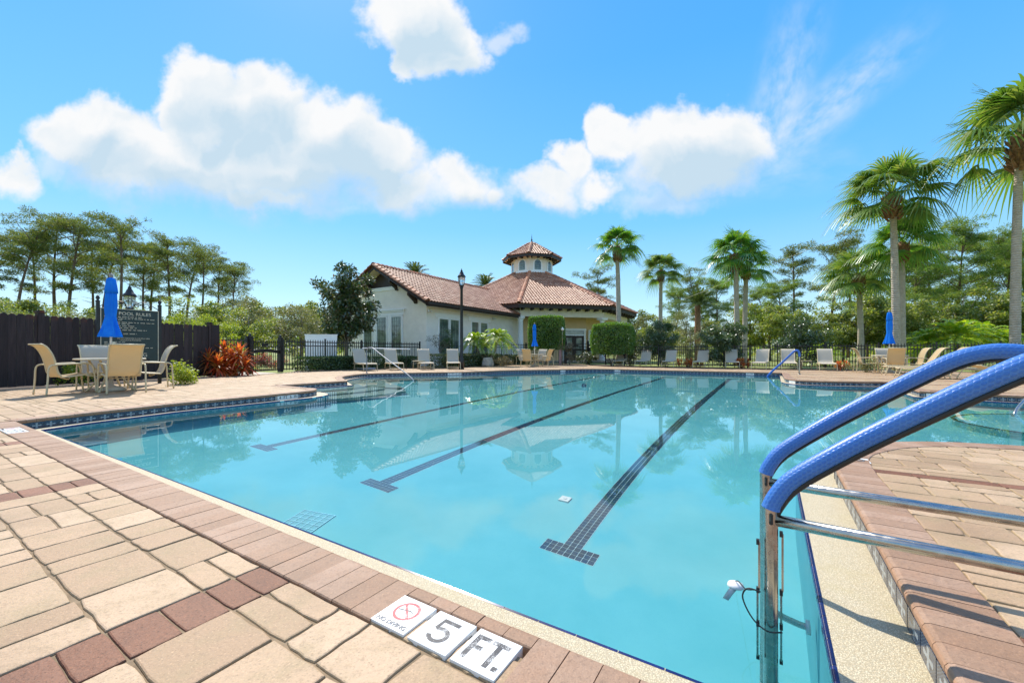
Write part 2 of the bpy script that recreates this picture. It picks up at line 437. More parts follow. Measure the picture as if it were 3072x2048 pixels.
def steel():
    m, t, b = new_mat('stainless_steel')
    tc = t.node('ShaderNodeTexCoord'); n = t.noise(tc.outputs['Object'], 30, 4)
    t.l.new(t.ramp(n, [(.3, (.40, .385, .36)), (.7, (.54, .52, .485))]), b.inputs['Base Color']); b.inputs['Metallic'].default_value = 1
    t.l.new(t.ss(n, .3, .8, .18, .34), b.inputs['Roughness']); return m
M['steel'] = steel()
def bluegrip():
    """blue vinyl rail sleeve embossed with rows of oval dimples (UV: metres along, turns around)"""
    m, t, b = new_mat('blue_grip_sleeve')
    uvn = t.node('ShaderNodeUVMap'); x, y, _ = t.sep(uvn.outputs[0])
    u_ = t.math('MULTIPLY', x, 1 / .0175); v_ = t.math('MULTIPLY', y, 14.0)
    row = t.math('FLOOR', v_); u2 = t.math('ADD', u_, t.math('MULTIPLY', t.math('MODULO', row, 2.0), .5))
    fx = t.math('SUBTRACT', t.math('FRACT', u2), .5); fy = t.math('SUBTRACT', t.math('FRACT', v_), .5)
    dd = t.vec('LENGTH', t.vec('MULTIPLY', t.comb(fx, fy), (1 / .47, 1 / .44, 0)))
    oval = t.ss(dd, 1.0, .72)
    n = t.noise(t.node('ShaderNodeTexCoord').outputs['Object'], 7, 4)
    c = t.mix(oval, (.055, .195, .57), (.03, .15, .53))
    c = t.mix(t.ss(n, .45, .8, 0, .35), c, (.12, .27, .55))
    t.l.new(c, b.inputs['Base Color']); t.l.new(t.ss(n, .3, .7, .30, .5), b.inputs['Roughness'])
    bn = t.node('ShaderNodeBump'); bn.inputs['Strength'].default_value = .4; bn.inputs['Distance'].default_value = .002
    t.l.new(t.math('SUBTRACT', 1.0, oval), bn.inputs['Height']); t.l.new(bn.outputs[0], b.inputs['Normal'])
    return m
M['grip'] = bluegrip()
M['rubber'] = pm('black_rubber', (.02, .02, .022), .5)
M['cream'] = pm('cream_powder_coat', (.66, .55, .34), .4, var=.06)
M['sling'] = slingmat('tan_sling', (.74, .60, .38), .45)
M['slinggrey'] = slingmat('greige_sling', (.66, .60, .49), .25)
M['tabletop'] = pm('cream_tabletop', (.66, .58, .42), .45, var=.08)
def umbr():
    m = bpy.data.materials.new('blue_canvas'); m.use_nodes = True; t = NT(m.node_tree); t.n.clear()
    out = t.node('ShaderNodeOutputMaterial'); tc = t.node('ShaderNodeTexCoord')
    c = t.ramp(t.noise(tc.outputs['Object'], 5, 4), [(.3, (.02, .23, .86)), (.7, (.04, .34, .93))])
    d = t.node('ShaderNodeBsdfDiffuse'); t.l.new(c, d.inputs[0]); tr = t.node('ShaderNodeBsdfTranslucent'); t.l.new(c, tr.inputs[0])
    a = t.node('ShaderNodeMixShader'); a.inputs[0].default_value = .35; t.l.new(d.outputs[0], a.inputs[1]); t.l.new(tr.outputs[0], a.inputs[2])
    t.l.new(a.outputs[0], out.inputs[0]); return m
M['canvas'] = umbr()
def wood_dark():
    m, t, b = new_mat('dark_stained_board')
    tc = t.node('ShaderNodeTexCoord'); x, y, z = t.sep(tc.outputs['Object'])
    r = piece_random(t)
    g = t.noise(t.comb(t.math('MULTIPLY', x, 30), t.math('MULTIPLY', y, 30), t.math('ADD', t.math('MULTIPLY', z, 2.0), t.math('MULTIPLY', r, 40))), 1.2, 5, .65)
    c = t.ramp(g, [(.25, (.022, .014, .015)), (.6, (.046, .031, .030)), (.85, (.08, .054, .044))])
    c = t.mix(1.0, c, t.ramp(r, [(0, (.75,) * 3), (1, (1.3,) * 3)]), 'MULTIPLY')
    rust = t.math('MULTIPLY', t.ss(z, 1.62, 1.85), t.ss(t.noise(tc.outputs['Object'], 5, 3), .45, .7))
    c = t.mix(t.math('MULTIPLY', rust, t.ss(r, .72, .8)), c, (.20, .055, .02))
    t.l.new(c, b.inputs['Base Color']); b.inputs['Roughness'].default_value = .75
    bn = t.node('ShaderNodeBump'); bn.inputs['Strength'].default_value = .4; t.l.new(g, bn.inputs['Height']); bn.inputs['Distance'].default_value = .004; t.l.new(bn.outputs[0], b.inputs['Normal'])
    return m
M['board'] = wood_dark()
M['iron'] = pm('black_iron', (.016, .014, .014), .42, var=.2)
M['bronze'] = pm('dark_brown_paint', (.03, .018, .014), .5, var=.25, scale=4)
M['stucco'] = pm('cream_stucco', (.91, .845, .75), .9, var=.05, scale=2.5, bump=.25, bscale=180)
M['tanstucco'] = pm('tan_stucco', (.78, .56, .31), .9, var=.06, scale=2, bump=.2, bscale=180)
M['trim'] = pm('white_trim', (.95, .945, .93), .55, var=.03)
M['soffit'] = pm('peach_soffit', (.80, .66, .46), .8, var=.05)
M['glass_l'] = None
def lampglass():
    m, t, b = new_mat('lantern_glass'); b.inputs['Base Color'].default_value = (.9, .92, .9, 1); b.inputs['Roughness'].default_value = .12
    b.inputs['Transmission Weight'].default_value = .75; b.inputs['IOR'].default_value = 1.2; return m
M['lampglass'] = lampglass()
def winglass():
    m, t, b = new_mat('window_glass'); tc = t.node('ShaderNodeTexCoord')
    n = t.noise(tc.outputs['Object'], 1.4, 3)
    t.l.new(t.ramp(n, [(.35, (.08, .11, .10)), (.65, (.26, .32, .27))]), b.inputs['Base Color'])
    b.inputs['Roughness'].default_value = .04; b.inputs['Specular IOR Level'].default_value = .9; b.inputs['Coat Weight'].default_value = .6; return m
M['winglass'] = winglass()
M['curtain'] = pm('interior_blind', (.30, .36, .32), .6, var=.2, scale=2)
def tilemat():
    m, t, b = new_mat('terracotta_roof_tile')
    r = piece_random(t); pos = t.node('ShaderNodeNewGeometry').outputs['Position']
    c = t.ramp(r, [(0, (.32, .13, .07)), (.35, (.42, .185, .105)), (.7, (.50, .25, .15)), (1, (.58, .34, .225))])
    n = t.noise(pos, 3, 5, .65); c = t.mix(t.ss(n, .5, .75, 0, .5), c, (.22, .10, .07))
    n2 = t.noise(pos, 30, 3, .6); c = t.mix(t.ss(n2, .45, .75, 0, .35), c, (.52, .35, .26))
    t.l.new(c, b.inputs['Base Color']); b.inputs['Roughness'].default_value = .55; b.inputs['Specular IOR Level'].default_value = .45; return m
M['rooftile'] = tilemat()
M['captile'] = pm('ridge_cap_tile', (.56, .235, .125), .6, var=.3, scale=3, island=.35)
M['bark'] = pm('pine_bark', (.17, .115, .08), .95, var=.4, scale=6, bump=.6, bscale=25)
M['barkgrey'] = pm('grey_bark', (.20, .17, .13), .95, var=.35, scale=6, bump=.5, bscale=25)
def palmtrunk():
    m, t, b = new_mat('palm_trunk'); tc = t.node('ShaderNodeTexCoord'); x, y, z = t.sep(tc.outputs['Object'])
    n = t.noise(tc.outputs['Object'], 5, 5, .6)
    w = t.math('SINE', t.math('ADD', t.math('MULTIPLY', z, 75), t.math('MULTIPLY', n, 9)))
    c = t.ramp(n, [(.3, (.44, .38, .30)), (.7, (.62, .55, .45))]); c = t.mix(t.ss(w, .1, .9, 0, .45), c, (.30, .24, .17))
    t.l.new(c, b.inputs['Base Color']); b.inputs['Roughness'].default_value = .95
    bn = t.node('ShaderNodeBump'); bn.inputs['Strength'].default_value = .6; bn.inputs['Distance'].default_value = .02; t.l.new(t.math('SUBTRACT', 1.0, w), bn.inputs['Height']); t.l.new(bn.outputs[0], b.inputs['Normal'])
    return m
M['palmtrunk'] = palmtrunk()
M['boot'] = pm('palm_boot', (.27, .15, .08), .9, var=.5, scale=14, bump=.8, bscale=30)
M['needle'] = leafmat('pine_needle', [(0.07, 0.11, 0.03), (0.12, 0.175, 0.045), (0.18, 0.23, 0.06), (0.27, 0.26, 0.1)], 0.48, .5, .03)
M['needle2'] = leafmat('pine_needle_bright', [(0.09, 0.17, 0.03), (0.15, 0.26, 0.05), (0.23, 0.33, 0.075), (0.33, 0.37, 0.11)], .5, .5, .03)
M['leaf_mid'] = leafmat('leaf_mid_green', [(0.1, 0.17, 0.03), (0.19, 0.27, 0.055), (0.29, 0.35, 0.08), (0.4, 0.39, 0.13)], 0.52, .45, .05)
M['leaf_olive'] = leafmat('leaf_olive', [(0.134, 0.162, 0.064), (0.216, 0.234, 0.100), (0.306, 0.296, 0.154)], .4, .5, .05)
M['leaf_bright'] = leafmat('leaf_bright', [(0.203, 0.297, 0.027), (0.311, 0.405, 0.041), (0.446, 0.486, 0.054)], .5, .45, .05)
M['leaf_dark'] = leafmat('leaf_dark_glossy', [(0.025, 0.055, 0.014), (0.045, 0.09, 0.02), (0.07, 0.125, 0.028), (0.11, 0.15, 0.035), (0.2, 0.12, 0.045)], .28, .38, .09)
M['leaf_hedge'] = leafmat('leaf_hedge', [(0.06, 0.15, 0.012), (0.11, 0.24, 0.02), (0.19, 0.33, 0.03)], 0.50, .4, .07)
M['leaf_box'] = leafmat('leaf_low_hedge', [(0.036, 0.082, 0.022), (0.072, 0.134, 0.032), (0.108, 0.180, 0.046)], .35, .4, .06)
M['frond'] = leafmat('fan_frond', [(0.06, 0.19, 0.02), (0.1, 0.27, 0.03), (0.16, 0.34, 0.035), (0.26, 0.36, 0.05)], 0.50, .35, .09)
M['frond_dull'] = leafmat('fan_frond_dull', [(0.08, 0.17, 0.03), (0.13, 0.25, 0.04), (0.2, 0.32, 0.06), (0.32, 0.36, 0.11)], .48, .4, .07)
M['feather'] = leafmat('feather_frond', [(0.14, 0.3, 0.02), (0.24, 0.42, 0.025), (0.38, 0.52, 0.035), (0.52, 0.5, 0.04)], 0.55, .35, .08)
M['feather_dark'] = leafmat('feather_frond_dark', [(0.042, 0.084, 0.021), (0.077, 0.126, 0.028), (0.126, 0.168, 0.049)], .4, .35, .08)
M['leaf_red'] = leafmat('cordyline_leaf', [(0.34, 0.06, 0.025), (0.62, 0.11, 0.035), (0.78, 0.26, 0.07), (0.22, 0.16, 0.04)], .55, .35, .06)
M['leaf_dry'] = leafmat('dry_shrub', [(0.156, 0.138, 0.096), (0.228, 0.198, 0.132), (0.312, 0.276, 0.192)], .35)
M['flower'] = leafmat('pink_flower', [(.5, .06, .12), (.6, .16, .2), (.12, .17, .04), (.16, .2, .05)], .45)
M['mulch'] = pm('bark_mulch', (.075, .05, .035), .95, var=.6, scale=40, bump=.9, bscale=70)
def grass():
    m, t, b = new_mat('lawn'); pos = t.node('ShaderNodeNewGeometry').outputs['Position']
    n = t.noise(pos, .35, 5, .6); n2 = t.noise(pos, 14, 4, .65)
    c = t.ramp(n, [(.3, (.16, .22, .035)), (.5, (.25, .29, .06)), (.72, (.36, .34, .11))]); c = t.mix(t.ss(n2, .35, .7, 0, .6), c, (.06, .09, .02))
    t.l.new(c, b.inputs['Base Color']); b.inputs['Roughness'].default_value = .9; return m
M['grass'] = grass()
M['path'] = pm('pale_path', (.52, .46, .38), .9, var=.1)

M['leaf_gloss'] = leafmat('leaf_glossy_shrub', [(.04, .085, .022), (.07, .13, .032), (.115, .18, .05)], .32, .38, .10)
M['steeldull'] = pm('dull_steel', (.26, .28, .31), .5, 0.2, .15)
M['steppale'] = pm('pale_step_plaster', (.42, .56, .52), .8, var=.12, scale=6)
M['greyprint'] = pm('grey_print', (.12, .12, .125), .5, var=.35, scale=90)
# ================================================================== GROUND
def ground():
    mb = MB(); n = 24
    mb.quad((-900, -900, -1.75), (900, -900, -1.75), (900, 900, -1.75), (-900, 900, -1.75))
    # the lawn is one sheet with a hole where the pool basin is let in
    def rect(x0, x1, y0, y1, z=-.06):
        c = [AB(x0, y0, z), AB(x1, y0, z), AB(x1, y1, z), AB(x0, y1, z)]; mb.add([tuple(p) for p in c], [(3, 2, 1, 0)])
    A0, A1, B0, B1 = .9, 21.0, -14.1, 9.0
    rect(-900, A0, -900, 900); rect(A1, 900, -900, 900); rect(A0, A1, -900, B0); rect(A0, A1, B1, 900)
    mb.f = mb.f[1:]; mb.mi = mb.mi[1:]
    tag(mb.build('ground', M['grass']), kind='structure')
ground()

# ================================================================== POOL OUTLINE (a along U, b along V)
def curve(pts, n=5): return [(p.x, p.y) for p in smoothpath([(x, y, 0) for x, y in pts], n)]
OUT = []      # (a, b, ledge width)
def seg(pts, w0, w1=None):
    w1 = w0 if w1 is None else w1
    for i, (a, b) in enumerate(pts):
        if OUT and abs(OUT[-1][0] - a) + abs(OUT[-1][1] - b) < 1e-4: continue
        OUT.append((a, b, w0 + (w1 - w0) * i / max(1, len(pts) - 1)))
seg([(1.136, -8.15)], .2); seg([(1.136, .42), (3.9, .42)], .25)
seg(curve([(3.9, .42), (4.5, .47), (4.95, .66), (5.4, 1.0), (5.68, 1.45), (5.82, 2.0), (5.9, 2.8)]), .25, .18)
seg([(5.95, 8.5), (12.2, 8.5)], .12)
seg(curve([(12.2, 8.5), (12.35, 6), (12.42, 4.2), (12.6, 3.4), (12.75, 2.85)]), .12)
seg([(16.1, 2.92)], .12); seg(curve([(16.1, 2.92), (15.75, 2.1), (15.58, 1.5), (15.62, .95), (15.95, .58), (16.6, .42)]), .22, .12)
seg([(20.7, .42), (20.7, -7.0)], .08)
iBay0 = len(OUT)
seg(curve([(20.7, -7.0), (20.45, -7.9), (19.6, -8.5), (18.6, -9.05), (17.5, -10.0), (16.4, -10.75), (15.2, -11.05), (14.3, -11.4)]), .08, .15)
iStep0 = len(OUT) - 1
seg(curve([(14.3, -11.4), (13.3, -12.25), (12.3, -13.15), (11.5, -13.75), (10.8, -13.8), (10.0, -13.4), (9.3, -12.85), (8.7, -12.0), (8.05, -10.9)]), .15)
iStep1 = len(OUT) - 1
seg([(6.02, -10.95)], .15); seg(curve([(5.98, -9.6), (5.93, -9.2), (5.7, -8.9), (5.3, -8.76), (4.7, -8.7)]), .3, .15)
seg([(2.9, -8.6), (1.8, -8.35)], .15, .15)
NO = len(OUT)
def offset(d):
    """outline moved towards the water by d (number or function of index)"""
    res = []
    for i in range(NO):
        p0 = Vector(OUT[i - 1][:2]); p1 = Vector(OUT[i][:2]); p2 = Vector(OUT[(i + 1) % NO][:2])
        e0 = (p1 - p0).normalized(); e1 = (p2 - p1).normalized()
        n0 = Vector((e0.y, -e0.x)); n1 = Vector((e1.y, -e1.x))
        m = (n0 + n1); m.normalize(); k = d(i) if callable(d) else d
        c = max(.35, m.dot(n0)); q = p1 + m * SGN * k / c
        res.append((q.x, q.y))
    return res
area = sum(OUT[i][0] * OUT[(i + 1) % NO][1] - OUT[(i + 1) % NO][0] * OUT[i][1] for i in range(NO)) / 2
SGN = -1 if area > 0 else 1
def inside(poly, a, b):
    c = False; j = len(poly) - 1
    for i in range(len(poly)):
        ai, bi = poly[i][0], poly[i][1]; aj, bj = poly[j][0], poly[j][1]
        if (bi > b) != (bj > b) and a < (aj - ai) * (b - bi) / (bj - bi) + ai: c = not c
        j = i
    return c
ZL, ZW, ZF = -.130, -.145, -1.30         # ledge top, water level, floor
OUTER = offset(-.014); INNER = offset(lambda i: OUT[i][2])

basin = None
def pool():
    global basin
    mb = MB()
    flo = [Vector((p.x, p.y, ZF)) for p in (AB(*q) for q in offset(-.3))]
    tris = mathutils.geometry.tessellate_polygon([flo])
    mb.add([tuple(p) for p in flo], [t for t in tris], 0)
    def strip(P, Q, zp, zq, mi):
        vs = [tuple(AB(a, b, zp)) for a, b in P] + [tuple(AB(a, b, zq)) for a, b in Q]
        mb.add(vs, [(i, (i + 1) % NO, NO + (i + 1) % NO, NO + i) for i in range(NO)], mi)
    strip(INNER, INNER, ZF, ZL, 0); strip(OUTER, INNER, ZL, ZL, 1); strip(OUTER, OUTER, -.30, -.030, 2)
    basin = mb.build('pool_basin', [M['plaster'], M['pebble'], M['grout']])
    tag(basin, kind='structure')
    # submerged steps in the bay and in the recess
    for w, z in ((.55, -.30), (1.0, -.52), (1.5, -.78)):
        st = MB(); P = [OUT[i][:2] for i in range(iStep0 - 4, iStep1 + 1)]; Q = offset(w); Q = [Q[i] for i in range(iStep0 - 4, iStep1 + 1)]
        n = len(P); vs = [tuple(AB(a, b, z)) for a, b in P] + [tuple(AB(a, b, z)) for a, b in Q] + [tuple(AB(a, b, ZF)) for a, b in Q]
        st.add(vs, [(i, i + 1, n + i + 1, n + i) for i in range(n - 1)] + [(n + i, n + i + 1, 2 * n + i + 1, 2 * n + i) for i in range(n - 1)])
        st.build('step', M['steppale'], basin)
    for b1, z in ((-10.1, -.24), (-9.35, -.45), (-8.55, -.72)):
        st = MB(); pts = [(6.0, -10.95), (8.05, -10.9)] + curve([(8.3, -10.3), (8.35, b1 - .3), (8.0, b1), (7.0, b1 + .12), (6.1, b1), (5.9, b1 - .4)], 4)
        st.prism([tuple(AB(a, b).xy) for a, b in pts], ZF, z); st.build('step', M['steppale'], basin)
    # submerged bench with a dark tile nosing in the shallow wing
    bench = MB(); arcp = [(9.3 + 1.5 * math.cos(t), 4.4 + 1.9 * math.sin(t)) for t in [math.pi * 2 * k / 28 for k in range(28)]]
    bench.prism([tuple(AB(a, b).xy) for a, b in arcp], ZF, -.62)
    bn = bench.build('bench', M['plaster'], basin)
    nose = MB(); nose.tube([AB(a, b, -.615) for a, b in arcp + arcp[:1]], .03, 6, False); nose.build('bench_nosing', M['bluetile'], bn)
pool()

def water():
    mb = MB(); st = .14; idx = {}
    nz = mathutils.noise.noise
    poly = offset(-.08)
    a0, b0 = 1.0, -14.0; na, nb = int(20 / st), int(22.7 / st)
    def vid(i, j):
        if (i, j) not in idx:
            a, b = a0 + i * st, b0 + j * st; p = AB(a, b)
            far = min(1.0, max(0, (p.y - 2.5) / 10))
            z = ZW + (.0011 + .0012 * far) * nz(Vector((a * .75, b * .75, 3.1))) + (.00022 + .0006 * far) * nz(Vector((a * 2.3, b * 2.3, 8.1)))
            idx[(i, j)] = len(mb.v); mb.v.append((p.x, p.y, z))
        return idx[(i, j)]
    for i in range(na):
        for j in range(nb):
            if inside(poly, a0 + (i + .5) * st, b0 + (j + .5) * st):
                mb.f.append((vid(i, j), vid(i, j + 1), vid(i + 1, j + 1), vid(i + 1, j))); mb.mi.append(0)
    o = mb.build('water', M['water'], None, True)
    # faces must look up
    if o.data.polygons[0].normal.z < 0: o.data.flip_normals()
    tag(o, kind='structure')
    o.cycles.is_caustics_caster = True
water()
basin.cycles.is_caustics_receiver = True

def seen(p):
    """rough size of a piece on screen, 0 outside the frame"""
    if p[1] < .3: return 0
    x, y = PX(p)
    return 1 / p[1] if (-160 < x < 3230 and y < 2260) else 0

# ================================================================== COPING, WATERLINE TILES, TRIM
def walk(step, poly=None, start=0.0):
    """points at even steps along the closed outline: (a, b, heading of the edge, index)"""
    P = poly or [q[:2] for q in OUT]; res = []; n = len(P)
    for i in range(n):
        p, q = Vector(P[i]), Vector(P[(i + 1) % n]); L = (q - p).length
        k = max(1, round(L / step)) if L > step * 1.5 else None
        if k:
            for j in range(k):
                c = p + (q - p) * ((j + .5) / k); res.append((c.x, c.y, (q - p).normalized(), L / k, i))
        else: res.append(((p.x + q.x) / 2, (p.y + q.y) / 2, (q - p).normalized(), L, i))
    # merge short curve steps up to the wanted length
    out = []; acc = None
    for r in res:
        if r[3] < step * .7:
            if acc is None: acc = [r]
            else: acc.append(r)
            if sum(x[3] for x in acc) >= step * .85:
                m = acc[len(acc) // 2]; out.append((sum(x[0] for x in acc) / len(acc), sum(x[1] for x in acc) / len(acc), m[2], sum(x[3] for x in acc), m[4])); acc = None
        else: out.append(r)
    return out
def edge_frame(d):
    """world heading of the edge and of the normal towards the deck"""
    e = AB(d.x, d.y); nrm = Vector((d.y, -d.x)) * -SGN; n = AB(nrm.x, nrm.y); return e, n
def brick_verts(w, d, z1=.004, th=.05, front=-.0):
    """bullnose coping brick, x along the edge, y away from the water"""
    prof = [(d, -th), (d, z1 - .004), (d - .004, z1), (front + .020, z1), (front + .008, z1 - .004), (front + .001, z1 - .014), (front, z1 - .024), (front + .004, z1 - .040), (front + .016, -th)]
    n = len(prof); x = w / 2 - .0016
    vs = [(-x, y, z) for y, z in prof] + [(x, y, z) for y, z in prof]
    fs = [tuple(range(n)), tuple(reversed(range(n, 2 * n)))] + [(k, n + k, n + (k + 1) % n, (k + 1) % n) for k in range(n)]
    return vs, fs
MARK = [(-1.125, -.605), (-7.42, -6.9)]        # b ranges of the two flush depth markers on the near coping
def coping():
    L = []
    for a, b, d, ln, i in walk(.102):
        e, n = edge_frame(d); p = AB(a, b)
        L.append((seen(p), p, e, n, ln, a, b))
    order = sorted(range(len(L)), key=lambda k: -L[k][0]); top = set(order[:292])
    mb = MB(); cache = {}
    for k, (sz, p, e, n, ln, a, b) in enumerate(L):
        short = abs(a - 1.136) < .01 and any(m0 - .02 < b < m1 + .02 for m0, m1 in MARK)
        dep = .066 if short else .231
        vs, fs = brick_verts(ln, dep)
        flip = e.cross(n).z < 0
        ang = math.atan2(e.y, e.x)
        if flip: ang += math.pi
        # local y must be n
        if k in top:
            key = (round(ln, 3), short)
            if key not in cache:
                q = MB(); q.add(vs, fs); cache[key] = q.mesh('coping_brick', M['coping'])
            o = link('coping_brick', cache[key], basin); o.location = p + Vector((0, 0, rnd.uniform(-.0008, .0012)))
            o.rotation_euler = (rnd.uniform(-.004, .004), 0, ang + rnd.uniform(-.004, .004))
        else:
            m = Matrix.Rotation(ang, 3, 'Z'); mb.add([p + m @ Vector(q) for q in vs], fs)
    o = mb.build('coping_brickwork', M['coping'], basin); tag(o, kind='stuff')
coping()
def tile_uvmesh(w, h0, h1, name, mat, th=.008):
    """tile front with 0..1 UV; x along the edge, -y faces the water"""
    me = bpy.data.meshes.new(name); x = w / 2 - .0015
    vs = [(-x, 0, h0), (x, 0, h0), (x, 0, h1), (-x, 0, h1), (-x, th, h0), (x, th, h0), (x, th, h1), (-x, th, h1)]
    fs = [(0, 1, 2, 3), (5, 4, 7, 6), (1, 5, 6, 2), (4, 0, 3, 7), (3, 2, 6, 7), (4, 5, 1, 0)]
    me.from_pydata(vs, [], fs); uv = me.uv_layers.new(name='UVMap')
    for poly in me.polygons:
        for li in poly.loop_indices:
            q = vs[me.loops[li].vertex_index]; uv.data[li].uv = ((q[0] + w / 2) / w, (q[2] - h0) / (h1 - h0) * .8 + .12)
    me.materials.append(mat); return me
def waterline():
    L = []
    for a, b, d, ln, i in walk(.152, OUTER):
        e, n = edge_frame(d); L.append((seen(AB(a, b)) * (1 if n.y > -.2 or n.x > 0 else .3), AB(a, b), e, n, ln))
    order = sorted(range(len(L)), key=lambda k: -L[k][0]); top = set(order[:292]); cache = {}; rest = []
    for k, (sz, p, e, n, ln) in enumerate(L):
        ang = math.atan2(e.y, e.x) + (math.pi if e.cross(n).z < 0 else 0)
        key = round(ln, 2)
        if key not in cache: cache[key] = tile_uvmesh(key, ZL - .002, -.046, 'waterline_tile', M['wtile'])
        pos = p - n * .008
        if k in top:
            o = link('waterline_tile', cache[key], basin); o.location = pos; o.rotation_euler = (0, 0, ang)
        else: rest.append((pos, ang, key))
    me = bpy.data.meshes.new('waterline_tiling'); vs = []; fs = []; uvs = []
    for pos, ang, w in rest:
        m = Matrix.Rotation(ang, 3, 'Z'); x = w / 2 - .0015; o = len(vs)
        vs += [tuple(pos + m @ Vector(q)) for q in ((-x, 0, ZL - .002), (x, 0, ZL - .002), (x, 0, -.046), (-x, 0, -.046))]
        fs.append((o, o + 1, o + 2, o + 3)); uvs += [(0, .12), (1, .12), (1, .92), (0, .92)]
    me.from_pydata(vs, [], fs); uv = me.uv_layers.new(name='UVMap')
    for i, q in enumerate(uvs): uv.data[i].uv = q
    me.materials.append(M['wtile']); tag(link('waterline_tiling', me, basin), kind='stuff')
    # cobalt nosing tiles on the edge of the ledge
    cache = {}; L = []
    for a, b, d, ln, i in walk(.152, INNER):
        e, n = edge_frame(d); L.append((seen(AB(a, b)), AB(a, b), e, n, ln))
    order = sorted(range(len(L)), key=lambda k: -L[k][0]); top = set(order[:200]); mb = MB()
    prof = [(.012, ZL + .001), (.004, ZL + .003), (-.004, ZL - .004), (-.007, ZL - .014), (-.007, ZL - .05), (.012, ZL - .05)]
    for k, (sz, p, e, n, ln) in enumerate(L):
        ang = math.atan2(e.y, e.x) + (math.pi if e.cross(n).z < 0 else 0); x = ln / 2 - .002; m_ = len(prof)
        vs = [(-x, y, z) for y, z in prof] + [(x, y, z) for y, z in prof]
        fs = [tuple(range(m_)), tuple(reversed(range(m_, 2 * m_)))] + [(q, m_ + q, m_ + (q + 1) % m_, (q + 1) % m_) for q in range(m_)]
        if k in top:
            key = round(ln, 3)
            if key not in cache:
                q = MB(); q.add(vs, fs); cache[key] = q.mesh('trim_tile', M['bluetile'])
            o = link('trim_tile', cache[key], basin); o.location = p; o.rotation_euler = (0, 0, ang)
        else:
            m = Matrix.Rotation(ang, 3, 'Z'); mb.add([p + m @ Vector(q) for q in vs], fs)
    tag(mb.build('trim_tiling', M['bluetile'], basin), kind='stuff')
waterline()

# ================================================================== LANE MARKINGS OF SMALL TILES
def lanes():
    pit = .049; cells = []
    for li, (b0, b1, aend) in enumerate(((-1.31, -1.38, 18.9), (-3.46, -3.86, 18.7), (-5.72, -6.62, 19.9))):
        a0 = 2.86
        for i in range(9):
            for j in range(3): cells.append((a0 + (j + .5) * pit, b0 + (i - 4) * pit, 0.0))
        n = int((aend - a0 - .15) / pit); sl_ = (b1 - b0) / (aend - a0)
        for k in range(n):
            a = a0 + (3.5 + k) * pit
            for j in (-1, 0, 1): cells.append((a, b0 + sl_ * (a - a0) + j * pit, math.atan(sl_)))
    cells = [(seen(AB(a, b, ZF)), a, b, r) for a, b, r in cells]; cells.sort(key=lambda c: -c[0])
    q = MB(); q.bbox(-.0217, .0217, -.0217, .0217, 0, .006, .002); me = q.mesh('lane_tile', M['lanetile']); mb = MB()
    for k, (sz, a, b, r) in enumerate(cells):
        if k < 295:
            o = link('lane_tile', me, basin); o.location = AB(a, b, ZF + .001); o.rotation_euler = (0, 0, AU - r)
        else: mb.box(AB(a, b, ZF + .003), (.0456, .0456, .006), AU - r)
    tag(mb.build('lane_tiling', M['lanetile'], basin), kind='stuff')
    gr = MB()
    for (b0, b1, aend) in ((-1.31, -1.38, 18.9), (-3.46, -3.86, 18.7), (-5.72, -6.62, 19.9)):
        w_ = .075; z = ZF + .002; gr.add([tuple(AB(*q, z)) for q in ((2.858, b0 - .2215), (3.009, b0 - .2215), (3.009, b0 + .2215), (2.858, b0 + .2215))], [(3, 2, 1, 0)]); gr.add([tuple(AB(*q, z)) for q in ((3.009, b0 - w_), (aend, b1 - w_), (aend, b1 + w_), (3.009, b0 + w_))], [(3, 2, 1, 0)])
    gb = gr.build('lane_bedding', M['lanegrout'], basin); gb.cycles.is_caustics_receiver = True; tag(gb, kind='stuff')
    # floor drain grate and inlet
    dr = MB(); dr.box((0, 0, .004), (.33, .33, .008))
    o = dr.build('drain_grate', pm('teal_grate', (.07, .40, .50), .5), basin); o.location = AB(2.07, -3.35, ZF); o.rotation_euler = (0, 0, AU + .3)
    for k in range(6): 
        x = -.16 + .064 * k
        for b_ in (MB().box((x, 0, .011), (.007, .33, .006)), MB().box((0, x, .0115), (.33, .007, .006))):
            bo = b_.build('grate_bar', pm('pale_grate', (.30, .75, .88), .5) if k == 0 and 'pale_grate' not in bpy.data.materials else bpy.data.materials['pale_grate'], o); bo.cycles.is_caustics_receiver = True
    o2 = MB().box((0, 0, .012), (.10, .10, .02)).box((0, 0, .024), (.03, .03, .012)).build('floor_inlet', M['white'], basin); o2.location = AB(3.69, -1.69, ZF); o2.rotation_euler = (0, 0, AU)
lanes()

# ================================================================== LETTERING
def text_mesh(s, size, name='lettering', ext=.001):
    cu = bpy.data.curves.new(name, 'FONT'); cu.body = s; cu.size = size; cu.align_x = 'CENTER'; cu.align_y = 'CENTER'; cu.extrude = ext
    cu.resolution_u = 4
    ob = bpy.data.objects.new(name, cu); COL.objects.link(ob)
    bpy.context.view_layer.update()
    me = bpy.data.meshes.new_from_object(ob.evaluated_get(bpy.context.evaluated_depsgraph_get()))
    bpy.data.objects.remove(ob); bpy.data.curves.remove(cu); me.name = name; return me
def letters(s, size, mat, parent, loc, rot=(0, 0, 0), sx=1.0, bold=0.0):
    me = text_mesh(s, size); me.materials.clear(); me.materials.append(mat)
    o = link('lettering', me, parent); o.location = loc; o.rotation_euler = rot; o.scale = (sx, 1, 1)
    return o
def flat_polys(mb, polys, z):
    for p in polys: mb.add([(x, y, z) for x, y in p], [tuple(range(len(p)))])
def rect2(x0, x1, y0, y1): return [(x0, y0), (x1, y0), (x1, y1), (x0, y1)]
